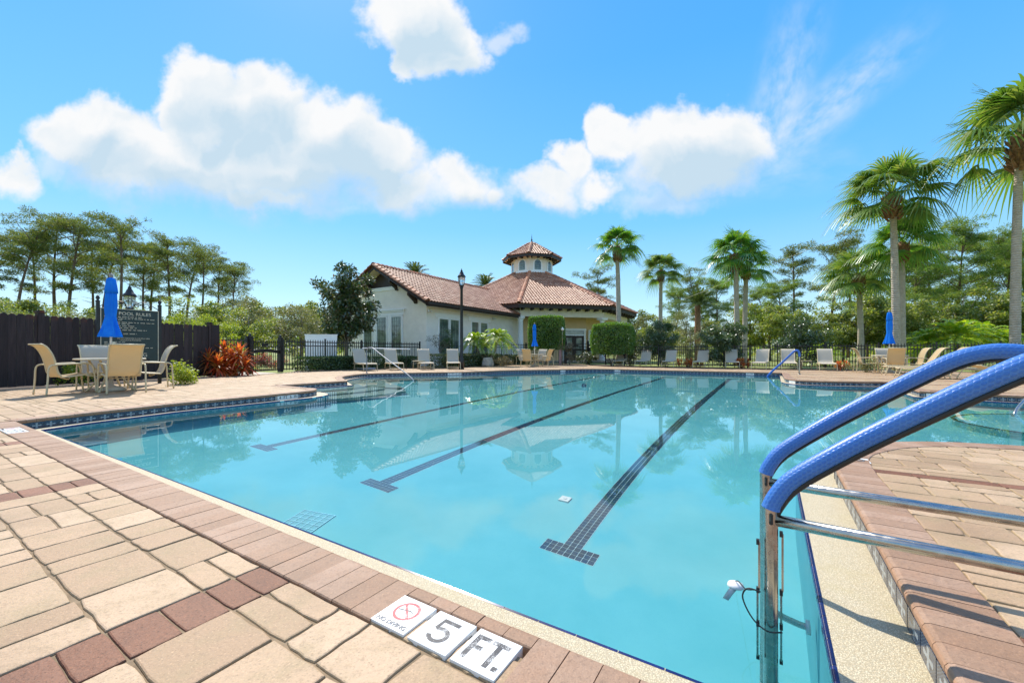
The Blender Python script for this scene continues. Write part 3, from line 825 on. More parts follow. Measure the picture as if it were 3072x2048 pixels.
def fatF(mb, w, h, t, x, y, z=0.0):
    l, r_, b, tp = x - w / 2, x + w / 2, y - h / 2, y + h / 2
    flat_polys(mb, [rect2(l, l + t, b, tp), rect2(l + t, r_, tp - t, tp), rect2(l + t, r_ - t * .4, y - t * .4, y + t * .6)], z)
def fatT(mb, w, h, t, x, y, z=0.0):
    l, r_, b, tp = x - w / 2, x + w / 2, y - h / 2, y + h / 2
    flat_polys(mb, [rect2(l, r_, tp - t, tp), rect2(x - t / 2, x + t / 2, b, tp - t)], z)
def fat5(mb, w, h, t, x, y, z=0.0):
    l, r_, tp = x - w / 2, x + w / 2, y + h / 2
    flat_polys(mb, [rect2(l + t * .9, r_, tp - t, tp), [(l, y + h * .02), (l + t * .9, y + h * .06), (l + t * .9, tp), (l + t * .3, tp)]], z)
    c = (x - w * .03, y - h * .18); ro, ri = w * .53, w * .53 - t; A = [R(q) for q in range(140, -161, -15)]
    for a0, a1 in zip(A, A[1:]):
        flat_polys(mb, [[(c[0] + ri * math.cos(a0), c[1] + ri * .92 * math.sin(a0)), (c[0] + ri * math.cos(a1), c[1] + ri * .92 * math.sin(a1)), (c[0] + ro * math.cos(a1), c[1] + ro * .92 * math.sin(a1)), (c[0] + ro * math.cos(a0), c[1] + ro * .92 * math.sin(a0))][::-1]], z + .00005)
def markers():
    # text on the near coping reads from the deck side: local x along +V, local y along +U
    rz = AV
    q = MB(); q.bbox(-.0765, .0765, -.0765, .0765, -.03, .0052, .0015); base = q.mesh('depth_marker_tile', M['white'])
    for m, (b0, b1) in enumerate(MARK):
        for k in range(3):
            o = link('depth_marker_tile', base, basin); o.location = AB(.987, b0 + .085 + k * .1695, 0); o.rotation_euler = (0, 0, rz)
            z = .0056; mb = MB()
            if k == 0:
                n = 30
                for i in range(n):
                    t0, t1 = 2 * math.pi * i / n, 2 * math.pi * (i + 1) / n
                    mb.add([(.047 * math.cos(t0), .012 + .047 * math.sin(t0), z), (.047 * math.cos(t1), .012 + .047 * math.sin(t1), z), (.037 * math.cos(t1), .012 + .037 * math.sin(t1), z), (.037 * math.cos(t0), .012 + .037 * math.sin(t0), z)], [(3, 2, 1, 0)])
                mb.add([(.0266 * sx_ + ox, .012 - .0266 * sx_ + oy, z + .0002) for sx_, ox, oy in ((-1, -.0035, -.0035), (1, -.0035, -.0035), (1, .0035, .0035), (-1, .0035, .0035))], [(0, 1, 2, 3)]); mb.build('prohibition_ring', M['wornred'], o)
                s_ = MB(); s_.box((-.012, .014, z), (.045, .004, .0005), R(12)); s_.box((.016, .018, z), (.02, .003, .0005), R(-20)); s_.build('diver_figure', M['wornblack'], o)
                letters('NO DIVING', .0245, M['greyprint'], o, (0, -.057, z), (0, 0, 0), 1.0)
            elif k == 1: fat5(mb, .072, .105, .016, 0, 0, z); mb.build('lettering', M['wornblack'], o)
            else:
                fatF(mb, .050, .105, .017, -.038, 0, z); fatT(mb, .058, .105, .017, .024, 0, z); flat_polys(mb, [rect2(.046, .063, -.0525, -.0355)], z); mb.build('lettering', M['wornblack'], o)
    # no-diving tile flush in the right-hand coping
    o = link('depth_marker_tile', base, basin); o.location = AB(4.33, .60, 0); o.rotation_euler = (0, 0, AU)
    mb = MB(); n = 24
    for i in range(n):
        t0, t1 = 2 * math.pi * i / n, 2 * math.pi * (i + 1) / n
        mb.add([(.05 * math.cos(t), .05 * math.sin(t), .0068) for t in (t0, t1)] + [(.034 * math.cos(t), .034 * math.sin(t), .0068) for t in (t1, t0)], [(3, 2, 1, 0)])
    mb.box((0, 0, .0068), (.09, .012, .0006), R(45)); mb.build('prohibition_ring', M['wornblack'], o)
    # upright markers set into the waterline
    def wall(a, b, tiles, tw=.15, hgt=.088):
        best = min(walk(.05, OUTER), key=lambda q: (q[0] - a) ** 2 + (q[1] - b) ** 2)
        e, n = edge_frame(best[2]); ang = math.atan2(e.y, e.x) + (math.pi if e.cross(n).z < 0 else 0)
        p = AB(best[0], best[1]) - n * .013
        x = -tw * (len(tiles) - 1) / 2
        for s_ in tiles:
            mb = MB(); mb.box((0, .003, (ZL - .046) / 2 - .001), (tw - .004, .008, hgt)); o = mb.build('depth_marker_tile', M['white'], basin)
            m = Matrix.Rotation(ang, 3, 'Z'); o.location = p + m @ Vector((x, 0, 0)); o.rotation_euler = (0, 0, ang)
            if s_: letters(s_, .085, M['black'], o, (0, -.0028, -.085), (R(90), 0, 0), .95)
            x += tw
    wall(4.97, -8.7, ['4', 'FT', '6', 'IN'], .118)
    wall(14.0, -11.65, ['3', 'FT', '6', 'IN']); wall(19.0, -8.85, ['4', 'FT']); wall(20.7, -6.6, ['5', 'FT']); wall(20.7, -.75, ['5', 'FT'])
    wall(12.62, 3.2, ['3', 'FT', None], .17); wall(15.9, .6, [None, None]); wall(15.5, 2.9, [None, None])
markers()

# ================================================================== PAVED DECK
DECK = [(-3, -15), (2, -15.35), (7, -16.75), (8.3, -16.95), (9.9, -17.65), (11, -18.3), (12.4, -18.2), (14.6, -17.4), (16.8, -16.2), (18.2, -15.2), (19.2, -14.7), (21, -14.8), (24.3, -14.5), (27.6, -13.4), (28.4, -11.6),
        (25.3, -9.8), (24.2, -8), (23.7, -5), (24, 0), (24.6, 3), (25.6, 5), (25.4, 8), (23, 13), (8, 16), (-3, 16)]
deck = None
def paving():
    global deck
    mb = MB(); polyw = [Vector((p.x, p.y, -.0085)) for p in (AB(*q) for q in DECK)]
    hole = [Vector((p.x, p.y, -.0085)) for p in (AB(*q) for q in offset(-.1))]
    tris = mathutils.geometry.tessellate_polygon([polyw, list(reversed(hole))])
    allv = polyw + list(reversed(hole)); mb.add([tuple(p) for p in allv], tris)
    deck = mb.build('pool_deck', M['joint']); tag(deck, kind='structure')
    if sum(p.normal.z for p in deck.data.polygons) < 0: deck.data.flip_normals()
    COPE = offset(-.205)
    RAW = [q[:2] for q in OUT]
    GRD = offset(-.03)
    pieces = []      # a0,a1,b0,b1,kind
    lens = [.155, .20, .23, .23, .27, .31]
    rows = []; a = .903; kr = 0
    while a > -2.6: D = (.205, .268, .222)[kr % 3]; rows.append((a - D, a, 0)); a -= D; kr += 1
    a = .903; D = .23
    while a < 28.2:
        if abs(((a - 3.97) / 2.27) - round((a - 3.97) / 2.27)) * 2.27 < .115: rows.append((a, a + .108, 1)); a += .108
        else: rows.append((a, a + D, 0)); a += D
    BANDS = [(-1.78 + 2.27 * k, -1.565 + 2.27 * k) for k in range(-6, 3)]
    for a0, a1, band in rows:
        spans = []
        if a1 <= .91:       # near side: bands of red brick run out from the water
            b = -15.2
            for B0, B1 in BANDS:
                if B0 > b: spans.append((b, B0, 0)); spans.append((B0, B1, 2)); b = B1
            spans.append((b, 8.0, 0))
        else:
            spans = [(-18.5, .652, 0), (.652, 12.5, band)]
        for s0, s1, kd in spans:
            if kd == 2:
                h_ = (a0 + a1) / 2; pieces += [(a0, h_, s0, s1, 1), (h_, a1, s0, s1, 1)]; continue
            b = s0
            while b < s1 - .01:
                if kd == 1: L = .215
                else: L = rnd.choice(lens)
                if s1 - (b + L) < .12: L = s1 - b
                if kd == 0 and L > .2 and rnd.random() < .3:
                    h_ = (a0 + a1) / 2 + rnd.uniform(-.015, .015); pieces += [(a0, h_, b, b + L, 0), (h_, a1, b, b + L, 0)]
                else: pieces.append((a0, a1, b, b + L, kd))
                b += L
    ok = []
    def place(a0, a1, b0, b1, kd, depth=0):
        cs = [(a0, b0), (a1, b0), (a1, b1), (a0, b1), ((a0 + a1) / 2, (b0 + b1) / 2)]
        if not all(inside(DECK, *c) for c in cs): return
        if all(inside(COPE, *c) for c in cs): return
        if any(inside(GRD, *c) for c in cs):
            if depth < 2:
                am, bm = (a0 + a1) / 2, (b0 + b1) / 2
                for q in ((a0, am, b0, bm), (am, a1, b0, bm), (a0, am, bm, b1), (am, a1, bm, b1)): place(*q, kd, depth + 1)
            return
        ok.append((a0, a1, b0, b1, kd))
    for p in pieces: place(*p)
    ranked = []
    for q in ok:
        a0, a1, b0, b1, kd = q; c = AB((a0 + a1) / 2, (b0 + b1) / 2); s_ = seen(c)
        ranked.append((s_ * math.sqrt((a1 - a0) * (b1 - b0)) * (1 if c.y > .3 else 0), q, c))
    ranked.sort(key=lambda r: -r[0]); cache = {}; big = MB()
    for k, (s_, (a0, a1, b0, b1, kd), c) in enumerate(ranked):
        g = .0013; la, lb = (a1 - a0) / 2 - g, (b1 - b0) / 2 - g
        if k < 296:
            key = (round(la, 3), round(lb, 3), kd)
            if key not in cache:
                q = MB(); la_, lb_ = max(.02, la), max(.02, lb)
                tumbled(q, la_, lb_, .0055 if kd == 0 else .005, .0065 if kd == 0 else .0015, random.Random(len(cache)))
                cache[key] = q.mesh('red_brick' if kd else 'paver', M['redbrick' if kd else 'paver'])
            o = link('red_brick' if kd else 'paver', cache[key], deck)
            o.location = c + Vector((0, 0, rnd.uniform(-.0025, .0)))
            o.rotation_euler = (rnd.uniform(-.006, .006), rnd.uniform(-.006, .006), AU + rnd.uniform(-.007, .007) + (math.pi if rnd.random() < .5 else 0))
        else:
            z = rnd.uniform(-.004, -.001); o_ = len(big.v); mi = 1 if kd else 0
            if s_ > .010:
                q = MB(); q.bbox(-la, la, -lb, lb, -.04, 0, .005); m = Matrix.Rotation(AU, 3, 'Z')
                big.add([c + Vector((0, 0, z)) + m @ Vector(w) for w in flipb(q.v)], [tuple(reversed(f)) for f in q.f], mi)
            else:
                cs = [AB(a0 + g, b0 + g, z), AB(a1 - g, b0 + g, z), AB(a1 - g, b1 - g, z), AB(a0 + g, b1 - g, z)]
                big.add([tuple(p) for p in cs], [(3, 2, 1, 0)], mi)
    tag(big.build('paver_field', [M['paver'], M['redbrick']], deck), kind='stuff')
def flipb(vs): return [(x, -y, z) for x, y, z in vs]
def tumbled(mb, x, y, bev, jit, r):
    """paver with a ring of uneven edge points and a rounded shoulder"""
    n = 4; ring = []
    for i in range(n): ring.append((-x + 2 * x * i / n, -y))
    for i in range(n): ring.append((x, -y + 2 * y * i / n))
    for i in range(n): ring.append((x - 2 * x * i / n, y))
    for i in range(n): ring.append((-x, y - 2 * y * i / n))
    k = len(ring); J = [(r.uniform(-jit, jit * .2), r.uniform(-jit, jit * .2)) for _ in ring]
    vs = []
    for z, ins in ((-.045, 0), (-bev, 0.0), (-bev * .3, bev * .35), (0, bev * 1.1)):
        for i, (px_, py_) in enumerate(ring):
            corner = i % n == 0
            cx_ = bev * .45 if corner else 0
            sx = (1 if px_ > 0 else -1) if abs(abs(px_) - x) < 1e-6 else 0; sy = (1 if py_ > 0 else -1) if abs(abs(py_) - y) < 1e-6 else 0
            vs.append((px_ + sx * (J[i][0] - ins - cx_), py_ + sy * (J[i][1] - ins - cx_), z))
    fs = []
    for q in range(3):
        for i in range(k):
            a_, b_ = q * k + i, q * k + (i + 1) % k; fs.append((a_, b_, b_ + k, a_ + k))
    fs.append(tuple(range(3 * k, 4 * k)))
    mb.add(vs, fs)
paving()

for ob_ in kids(basin):
    if ob_.name.split('.')[0] in ('step', 'bench', 'lane_tile', 'lane_tiling', 'drain_grate', 'floor_inlet'): ob_.cycles.is_caustics_receiver = True
# ================================================================== HANDRAILS
def grip_mesh(pts, r, seg=20):
    """sleeve tube with UV (metres along, turns around), open slit on the underside"""
    P = [Vector(p) for p in pts]; vs = []; fs = []; uvs = []; n = len(P); L = [0.0]
    for i in range(1, n): L.append(L[-1] + (P[i] - P[i - 1]).length)
    side = None
    for i, p in enumerate(P):
        d = (P[min(i + 1, n - 1)] - P[max(i - 1, 0)]).normalized()
        if side is None:
            side = V.cross(Vector((0, 0, 1))).normalized()
        s_ = (side - d * side.dot(d)).normalized(); up = s_.cross(d)
        if up.z < 0 and abs(d.z) < .95: up = -up
        rr = r * (1.06 if i in (0, n - 1) else 1.0)
        for k in range(seg + 1):
            t = -math.pi / 2 + .10 + (2 * math.pi - .20) * k / seg
            vs.append(tuple(p + s_ * math.cos(t) * rr + up * math.sin(t) * rr))
    for i in range(n - 1):
        for k in range(seg):
            a = i * (seg + 1) + k; fs.append((a, a + 1, a + seg + 2, a + seg + 1))
            uvs += [(L[i], k / seg), (L[i], (k + 1) / seg), (L[i + 1], (k + 1) / seg), (L[i + 1], k / seg)]
    me = bpy.data.meshes.new('grip_sleeve'); me.from_pydata(vs, [], fs); uv = me.uv_layers.new(name='UVMap')
    for i, q in enumerate(uvs): uv.data[i].uv = q
    me.polygons.foreach_set('use_smooth', [True] * len(fs)); me.materials.append(M['grip']); return me
def entry_rail(p0, label, extras=False):
    o = thing('pool_handrail', (p0.x, p0.y, 0), 0, label, 'handrail', 'padded handrails at the pool ledge')
    top = [(0, .32), (.014, .362), (.066, .44), (.2, .555), (.33, .655), (.51, .785), (.61, .85), (.68, .876), (.74, .882), (.81, .868), (.89, .81), (.95, .70), (.975, .55)]
    path = [V * s_ + Vector((0, 0, z)) for s_, z in top]
    sm = smoothpath(path, 4)
    full = [V * 0 + Vector((0, 0, -1.25)), Vector((0, 0, -.6)), Vector((0, 0, 0)), Vector((0, 0, .2))] + sm + [V * .98 + Vector((0, 0, .3)), V * .98 + Vector((0, 0, 0))]
    MB().tube(full, .0235, 16).build('rail_tube', M['steel'], o, True)
    MB().tube([Vector((0, 0, .287)), V * .98 + Vector((0, 0, .272))], .0200, 16).build('crossbar', M['steel'], o, True)
    link('grip_sleeve', grip_mesh(sm[1:], .0283), o)
    # black zip strip under the sleeve
    z = MB(); off = [p + Vector((0, 0, -.031)) + V * .014 for p in sm[2:]]
    z.tube(off, .0115 if extras else .006, 8); z.build('zip_strip', M['rubber'], o, True)
    zp = MB(); zp.box((0, 0, .33) + Vector((0, 0, 0)) if False else V * .002 + Vector((0, 0, .296)) - U * .0265, (.008, .010, .034)); zp.tube([V * .002 - U * .028 + Vector((0, 0, .285 + .008 * math.sin(t))) + V * .005 * math.cos(t) for t in [k * math.pi / 5 for k in range(11)]], .0016, 5); zp.build('zip_pull', M['rubber'], o)
    MB().lathe([(.045, 0), (.045, .008), (.03, .02), (.027, .02)], 18, tuple(V * .98)).build('escutcheon', M['steel'], o, True)
    # elbow brace under water back to the wall, with white flange
    br = MB().tube(smoothpath([(0, 0, -.40), tuple(V * .04 + Vector((0, 0, -.47))), tuple(V * .12 + Vector((0, 0, -.51))), tuple(V * .165 + Vector((0, 0, -.515)))], 4), .020, 12).build('wall_brace', M['steel'], o, True)
    fl = MB(); fl.tube([V * .150 + Vector((0, 0, -.515)), V * .166 + Vector((0, 0, -.515))], .042, 16); fl.build('flange', M['white'], o, True)
    return o
NEAR = Vector((.917, 1.470, 0)); FARP = Vector((1.158, 1.892, 0))
rail_near = entry_rail(NEAR, 'blue padded handrail nearest the camera, with its steel post standing in the pool', True)
rail_far = entry_rail(FARP, 'blue padded handrail just behind the nearest one at the pool ledge')
def thermometer():
    # two slim aluminium strips strapped to the post, with black end caps
    for k, (du, dv, z0, z1, lab) in enumerate(((-.018, -.034, -.26, .205, 'slim metal strip strapped to the left side of the near rail post'), (.004, .036, -.27, .24, 'slim metal strip strapped to the right side of the near rail post'))):
        p = NEAR + U * du + V * dv
        s_ = thing('metal_strip', (p.x, p.y, 0), AV, lab, 'strip', 'strips on the rail post')
        up = MB().box((0, 0, (z1 + .04) / 2), (.0065, .010, z1 - .04)).build('upper_bar', M['steel'], s_); lo = MB().box((-.005 if k == 0 else -.004, 0, (z0 + .03) / 2), (.0065, .010, .03 - z0)).build('lower_bar', M['steel'], s_)
        for z in (z0, z1, .035, -.085): MB().box((-.004, 0, z), (.010, .013, .018)).build('end_cap', M['rubber'], s_)
    q = G(2207, 1757, ZW)
    pth = [NEAR + U * -.03 + V * -.03 + Vector((0, 0, .035)), NEAR - V * .07 - U * .03 + Vector((0, 0, .035)), NEAR - V * .085 - U * .025 + Vector((0, 0, -.005)), NEAR - V * .055 - U * .03 + Vector((0, 0, -.065)), NEAR - U * .04 - V * .01 + Vector((0, 0, -.09)), NEAR - U * .03 + V * .035 + Vector((0, 0, -.085))]
    a_ = NEAR - V * .05 - U * .03 + Vector((0, 0, .037)); e_ = Vector((q.x, q.y, ZW + .022))
    pth2 = [a_, a_.lerp(e_, .4) + Vector((0, 0, -.012)), a_.lerp(e_, .8) + Vector((0, 0, .004)), e_]
    c = MB(); c.tube(smoothpath(pth, 6), .0028, 6); c.tube(smoothpath(pth2, 6), .0026, 6)
    tag(c.build('tether_cord', M['rubber'], None, True), 'black cord looped round the near rail post and tied to the thermometer', 'cord')
    t = thing('pool_thermometer', (q.x, q.y, ZW), R(215), 'white floating pool thermometer tied by a cord to the near rail post', 'thermometer')
    MB().lathe([(.002, -.012), (.026, -.010), (.034, 0), (.031, .010), (.018, .017), (.003, .019)], 18).build('float', M['white'], t, True)
    MB().tube([(.02, 0, -.008), (.05, .0, -.03), (.085, 0, -.06)], [.014, .013, .012], 12).build('probe', M['white'], t, True)
thermometer()
def hoop_rail(name_label, p, q, ztop, r, matA, grip=None, zq=-.16):
    """one pipe hoop from a deck anchor at p, over the edge and down into the water at q"""
    o = thing('pool_handrail', (p.x, p.y, 0), 0, name_label, 'handrail')
    d = (q - p); d.z = 0; L = d.length; d.normalize()
    pts = [Vector((0, 0, 0)), Vector((0, 0, ztop * .6)), Vector((0, 0, ztop * .86)), d * (L * .035) + Vector((0, 0, ztop * .985)), d * (L * .09) + Vector((0, 0, ztop)), d * (L * .16) + Vector((0, 0, ztop * .96)),
           d * (L * .45) + Vector((0, 0, ztop * .60 + zq * .2)), d * (L * .8) + Vector((0, 0, ztop * .23 + zq * .6)), d * (L * .97) + Vector((0, 0, zq + .02)), d * L + Vector((0, 0, zq - .2)), d * L + Vector((0, 0, -.9))]
    sm = smoothpath(pts, 5)
    MB().tube(sm, r, 12).build('rail_tube', matA, o, True)
    MB().lathe([(r * 2, 0), (r * 2, .008), (r * 1.2, .02)], 14).build('escutcheon', M['steel'], o, True)
    if grip: MB().tube(sm[grip[0]:grip[1]], r * 1.3, 12).build('grip_sleeve', M['gripplain'], o, True)
    return o
M['gripplain'] = pm('blue_grip_far', (.05, .16, .55), .35, var=.2, scale=30)
hoop_rail('bare steel handrail sloping into the bay in front of the left-hand loungers', AB(11.34, -14.12), AB(10.66, -10.69), 1.05, .021, M['steeldull'])
hoop_rail('small blue padded handrail at the far right corner of the pool', AB(19.79, .98), AB(20.03, -.11), .93, .03, M['steel'], (7, 42), -.15)
hoop_rail('steel and blue handrail cut by the right edge, in the shallow wing', AB(12.55, 5.0), AB(10.3, 3.45), .82, .024, M['steel'], (8, 26), -.15)

# ================================================================== FURNITURE
def strip_sheet(mb, path, w, th=.006):
    """cloth sling: path of (x, z) points swept over the width w"""
    n = len(path)
    vs = [(x, -w / 2, z) for x, z in path] + [(x, w / 2, z) for x, z in path]
    fs = [(i, i + 1, n + i + 1, n + i) for i in range(n - 1)]
    lo = [(x, -w / 2, z - th) for x, z in path] + [(x, w / 2, z - th) for x, z in path]
    mb.add(vs, [tuple(reversed(f)) for f in fs]); mb.add(lo, fs)
def P2(pts, n=4): return [(p.x, p.z) for p in smoothpath([(x, 0, z) for x, z in pts], n)]
def make_chair(cloth):
    """sling dining chair, faces +x"""
    o = thing('patio_chair', (0, 0, 0), 0, '', 'chair')
    seat = P2([(-.16, .36), (-.05, .365), (.12, .385), (.26, .41), (.30, .405)])
    back = P2([(-.16, .36), (-.215, .46), (-.245, .62), (-.29, .80), (-.36, .95), (-.43, 1.02), (-.475, 1.03)])
    m = MB(); strip_sheet(m, seat, .50); m.build('seat', M[cloth], o, True)
    m = MB(); strip_sheet(m, back, .50); m.build('backrest', M[cloth], o, True)
    for sd in (-1, 1):
        y = sd * .265
        MB().tube([(x, y, z) for x, z in reversed(back)] + [(x, y, z) for x, z in seat[1:]], .016, 8).build('side_rail', M['cream'], o, True)
        y = sd * .31
        MB().tube(smoothpath([(.36, y, 0), (.33, y, .35), (.30, y, .56), (.25, y, .62), (.16, y, .635), (-.12, y, .625), (-.30, y, .615)], 4), .0165, 8).build('arm', M['cream'], o, True)
        MB().tube(smoothpath([(-.24, y, .62), (-.33, y, .60), (-.365, y, .52), (-.375, y, .30), (-.395, y, 0)], 4), .0165, 8).build('leg', M['cream'], o, True)
        MB().tube([(.335, y, .36), (.2, sd * .27, .38)], .012, 6).build('bracket', M['cream'], o, True)
    for sg in (-1, 1): MB().tube([(-.255, sg * .31, .61), (-.255, sg * .26, .62)], .013, 6).build('arm_stub', M['cream'], o, True)
    MB().tube([(-.475, -.265, 1.03), (-.475, .265, 1.03)], .014, 8).build('top_rail', M['cream'], o, True); MB().tube([(.30, -.265, .40), (.30, .265, .40)], .014, 8).build('front_rail', M['cream'], o, True)
    MB().tube(smoothpath([(-.05, -.265, .35), (.0, -.1, .31), (.0, .1, .31), (-.05, .265, .35)], 3), .011, 6).build('stretcher', M['cream'], o, True)
    return o
def make_table(r=.6):
    o = thing('patio_table', (0, 0, 0), 0, '', 'table')
    MB().lathe([(r - .03, .70), (r, .705), (r, .728), (r - .012, .735), (.02, .735)], 40).build('table_top', M['tabletop'], o, True)
    for k in range(4):
        a = math.pi / 4 + k * math.pi / 2; c, s_ = math.cos(a), math.sin(a)
        MB().tube(smoothpath([(.40 * c, .40 * s_, .70), (.30 * c, .30 * s_, .52), (.20 * c, .20 * s_, .36), (.30 * c, .30 * s_, .17), (.44 * c, .44 * s_, 0)], 4), .021, 8).build('leg', M['cream'], o, True)
    MB().tube([(.19 * math.cos(t), .19 * math.sin(t), .36) for t in [2 * math.pi * k / 20 for k in range(21)]], .013, 6, False).build('ring_brace', M['cream'], o, True)
    return o
def make_umbrella():
    o = thing('closed_umbrella', (0, 0, 0), 0, '', 'umbrella')
    MB().tube([(0, 0, .05), (0, 0, 2.53)], .021, 10).build('pole', pm('white_pole', (.62, .60, .56), .4), o, True)
    def fr(t, z):
        k = .13 + .09 * max(0, min(1, (1.7 - z) / .5)); w_ = math.sin(8 * t + 1.1 * math.sin(2 * t + 1) + .5 * math.sin(z * 5))
        return 1 + k * (abs(w_) ** .6 * (1 if w_ > 0 else -1)) * (.75 + .45 * math.sin(3 * t + z * 3))
    prof = [(.03, 2.55), (.072, 2.52), (.088, 2.40), (.104, 2.26), (.108, 2.20), (.09, 2.195)]
    MB().lathe(list(reversed(prof)), 40, fr=fr).build('vent_cap', M['canvas'], o, True)
    prof = [(.088, 2.26), (.095, 2.10), (.102, 1.95), (.098, 1.82), (.090, 1.73), (.088, 1.68), (.094, 1.62), (.115, 1.50), (.145, 1.37), (.18, 1.24), (.185, 1.215), (.08, 1.23)]
    cp = MB().lathe(list(reversed(prof)), 64, fr=fr).build('canopy', M['canvas'], o, True)
    MB().lathe([(.05, 0), (.25, 0), (.27, .03), (.25, .07), (.09, .11), (.045, .14), (.04, .32), (.028, .34)], 24).build('base', pm('stone_base', (.52, .47, .38), .7), o, True)
    MB().lathe([(.018, 2.53), (.035, 2.56), (.04, 2.60), (.028, 2.64), (.002, 2.65)], 12).build('finial', pm('grey_finial', (.30, .27, .25), .6), o, True)
    MB().box((.045, 0, 1.08), (.05, .035, .06)).tube([(.07, 0, 1.08), (.10, 0, 1.08), (.10, 0, 1.02)], .006, 6).build('crank', M['steel'], o)
    return o
def make_lounger(cloth, up=1.0):
    """sling chaise, foot end towards +x, head towards -x"""
    o = thing('sun_lounger', (0, 0, 0), 0, '', 'lounger')
    w = .56
    if up > .2: back = P2([(-.40, .36), (-.50, .45), (-.62, .66), (-.75, .88), (-.83, .98), (-.90, 1.02), (-.95, 1.02)])
    else: back = P2([(-.40, .36), (-.6, .37), (-.9, .42), (-1.15, .50)])
    seat = P2([(-.40, .36), (-.1, .35), (.3, .35), (.55, .35), (.68, .345), (.74, .32)])
    m = MB(); strip_sheet(m, seat, w); m.build('seat', M[cloth], o, True)
    m = MB(); strip_sheet(m, back, w); m.build('backrest', M[cloth], o, True)
    for sd in (-1, 1):
        y = sd * (w / 2 + .014)
        MB().tube([(x, y, z) for x, z in reversed(back)] + [(x, y, z) for x, z in seat[1:]], .016, 8).build('side_rail', M['cream'], o, True)
        y2 = sd * (w / 2 + .045)
        MB().tube(smoothpath([(.66, y2, .33), (.70, y2, .2), (.76, y2, 0)], 3), .016, 8).build('leg', M['cream'], o, True)
        MB().tube(smoothpath([(-.34, y2, .33), (-.42, y2, .2), (-.50, y2, 0)], 3), .016, 8).build('leg', M['cream'], o, True)
        MB().tube([(.66, y2, .315), (-.62, y2, .315)], .0155, 8).build('base_rail', M['cream'], o, True)
        if up > .2: MB().tube([(-.74, sd * .27, .86), (-.62, sd * .27, .33)], .010, 6).build('back_brace', M['cream'], o, True)
    for x in (.66, .12, -.34, -.62): MB().tube([(x, -w / 2 - .045, .312), (x, w / 2 + .045, .312)], .012, 6).build('cross_rail', M['cream'], o, True)
    for x, z in ((.72, .12), (-.46, .10)): MB().tube([(x, -w / 2 - .045, z), (x, w / 2 + .045, z)], .010, 6).build('stretcher', M['cream'], o, True)
    MB().tube([(back[-1][0], -w / 2, back[-1][1]), (back[-1][0], w / 2, back[-1][1])], .014, 8).build('top_rail', M['cream'], o, True)
    return o
def make_sidetable():
    o = thing('side_table', (0, 0, 0), 0, '', 'side table')
    m = MB(); m.bbox(-.23, .23, -.23, .23, .40, .425, .008); m.build('table_top', M['cream'], o)
    for x in (-1, 1):
        for y in (-1, 1): MB().tube([(x * .18, y * .18, .40), (x * .21, y * .21, 0)], .014, 6).build('leg', M['cream'], o, True)
    MB().tube([(.19 * math.cos(t), .19 * math.sin(t), .33) for t in [math.pi / 4 + k * math.pi / 2 for k in range(5)]], .009, 6, False).build('brace', M['cream'], o, True)
    return o
class Proto:
    """first use moves the original, later uses copy it with its parts"""
    def __init__(s, maker): s.root = maker(); s.tree = tree_of(s.root); s.used = False
    def put(s, loc, rz, label, group):
        o = s.root if not s.used else copy_tree(s.root, s.tree); s.used = True
        o.location = (loc[0], loc[1], loc[2] if len(loc) > 2 else 0.004); o.rotation_euler = (0, 0, rz); o['label'] = label; o['group'] = group
        return o
chairT = Proto(lambda: make_chair('sling')); chairG = Proto(lambda: make_chair('slinggrey'))
table = Proto(make_table); umb = Proto(make_umbrella)
AUh = AU; dirs = {'-u': (-U, AU), '+u': (U, AU + math.pi), '-v': (-V, AV), '+v': (V, AV + math.pi)}
def table_set(c, names, where, rad=.98):
    table.put(c, AU + .1, f'round cream patio table {where}', 'patio tables'); umb.put(c, rnd.uniform(0, 6), f'closed blue umbrella standing in the table {where}', 'closed blue umbrellas')
    for k, (cloth, lab, jig) in names.items():
        d, ang = dirs[k]; p = c + d * rad
        (chairT if cloth == 't' else chairG).put(p, ang + jig, lab, f'patio chairs around the table {where}')
table_set(Vector((-9.05, 9.35, 0)), {
    '-u': ('t', 'tan sling chair in side view, leftmost at the table before the dark wooden fence', .12),
    '+v': ('t', 'tan sling chair with its back to us, at the table before the wooden fence', -.05),
    '-v': ('g', 'grey-backed sling chair on the fence side of the table before the dark wooden fence', .05),
    '+u': ('g', 'sling chair facing left, rightmost at the table before the dark wooden fence', -.15)}, 'before the dark wooden fence', .69)
table_set(Vector((1.37, 25.2, 0)), {
    '-v': ('g', 'sling chair on the left of the table before the clubhouse', .1),
    '-u': ('t', 'tan sling chair with its back to the pool at the table before the clubhouse', .12),
    '+u': ('g', 'grey-backed sling chair on the far side of the table before the clubhouse', .05),
    '+v': ('t', 'sling chair on the right of the table before the clubhouse', -.05)}, 'before the clubhouse', .74)
table_set(Vector((15.94, 17.5, 0)), {
    '-v': ('t', 'sling chair in side view on the left of the table at the right', .05),
    '+u': ('g', 'grey-backed sling chair on the fence side of the table at the right', .0),
    '-u': ('t', 'tan sling chair with its back to the pool at the table at the right', .06),
    '+v': ('t', 'cream sling chair on the right of the table at the right', .1)}, 'at the right', .74)
loungeG = Proto(lambda: make_lounger('slinggrey')); loungeT = Proto(lambda: make_lounger('sling'))
flat = Proto(lambda: make_lounger('sling', 0.0))
def lounge_at(pr, foot, d, label, group):
    d = Vector((d[0], d[1], 0)).normalized(); c = foot - d * .74
    pr.put(c, math.atan2(d.y, d.x), label, group)
row = [(1854, 1098), (1921, 1099.5), (2003, 1101), (2096, 1102.5), (2198, 1104.5), (2276, 1107), (2369, 1108.7), (2485, 1112)]
for k, (px, py) in enumerate(row):
    lounge_at(loungeG, G(px, py), -U + V * rnd.uniform(-.14, .14), f'grey sling lounger, {ORD[k]} from the left in the row along the far side', 'loungers along the far side')
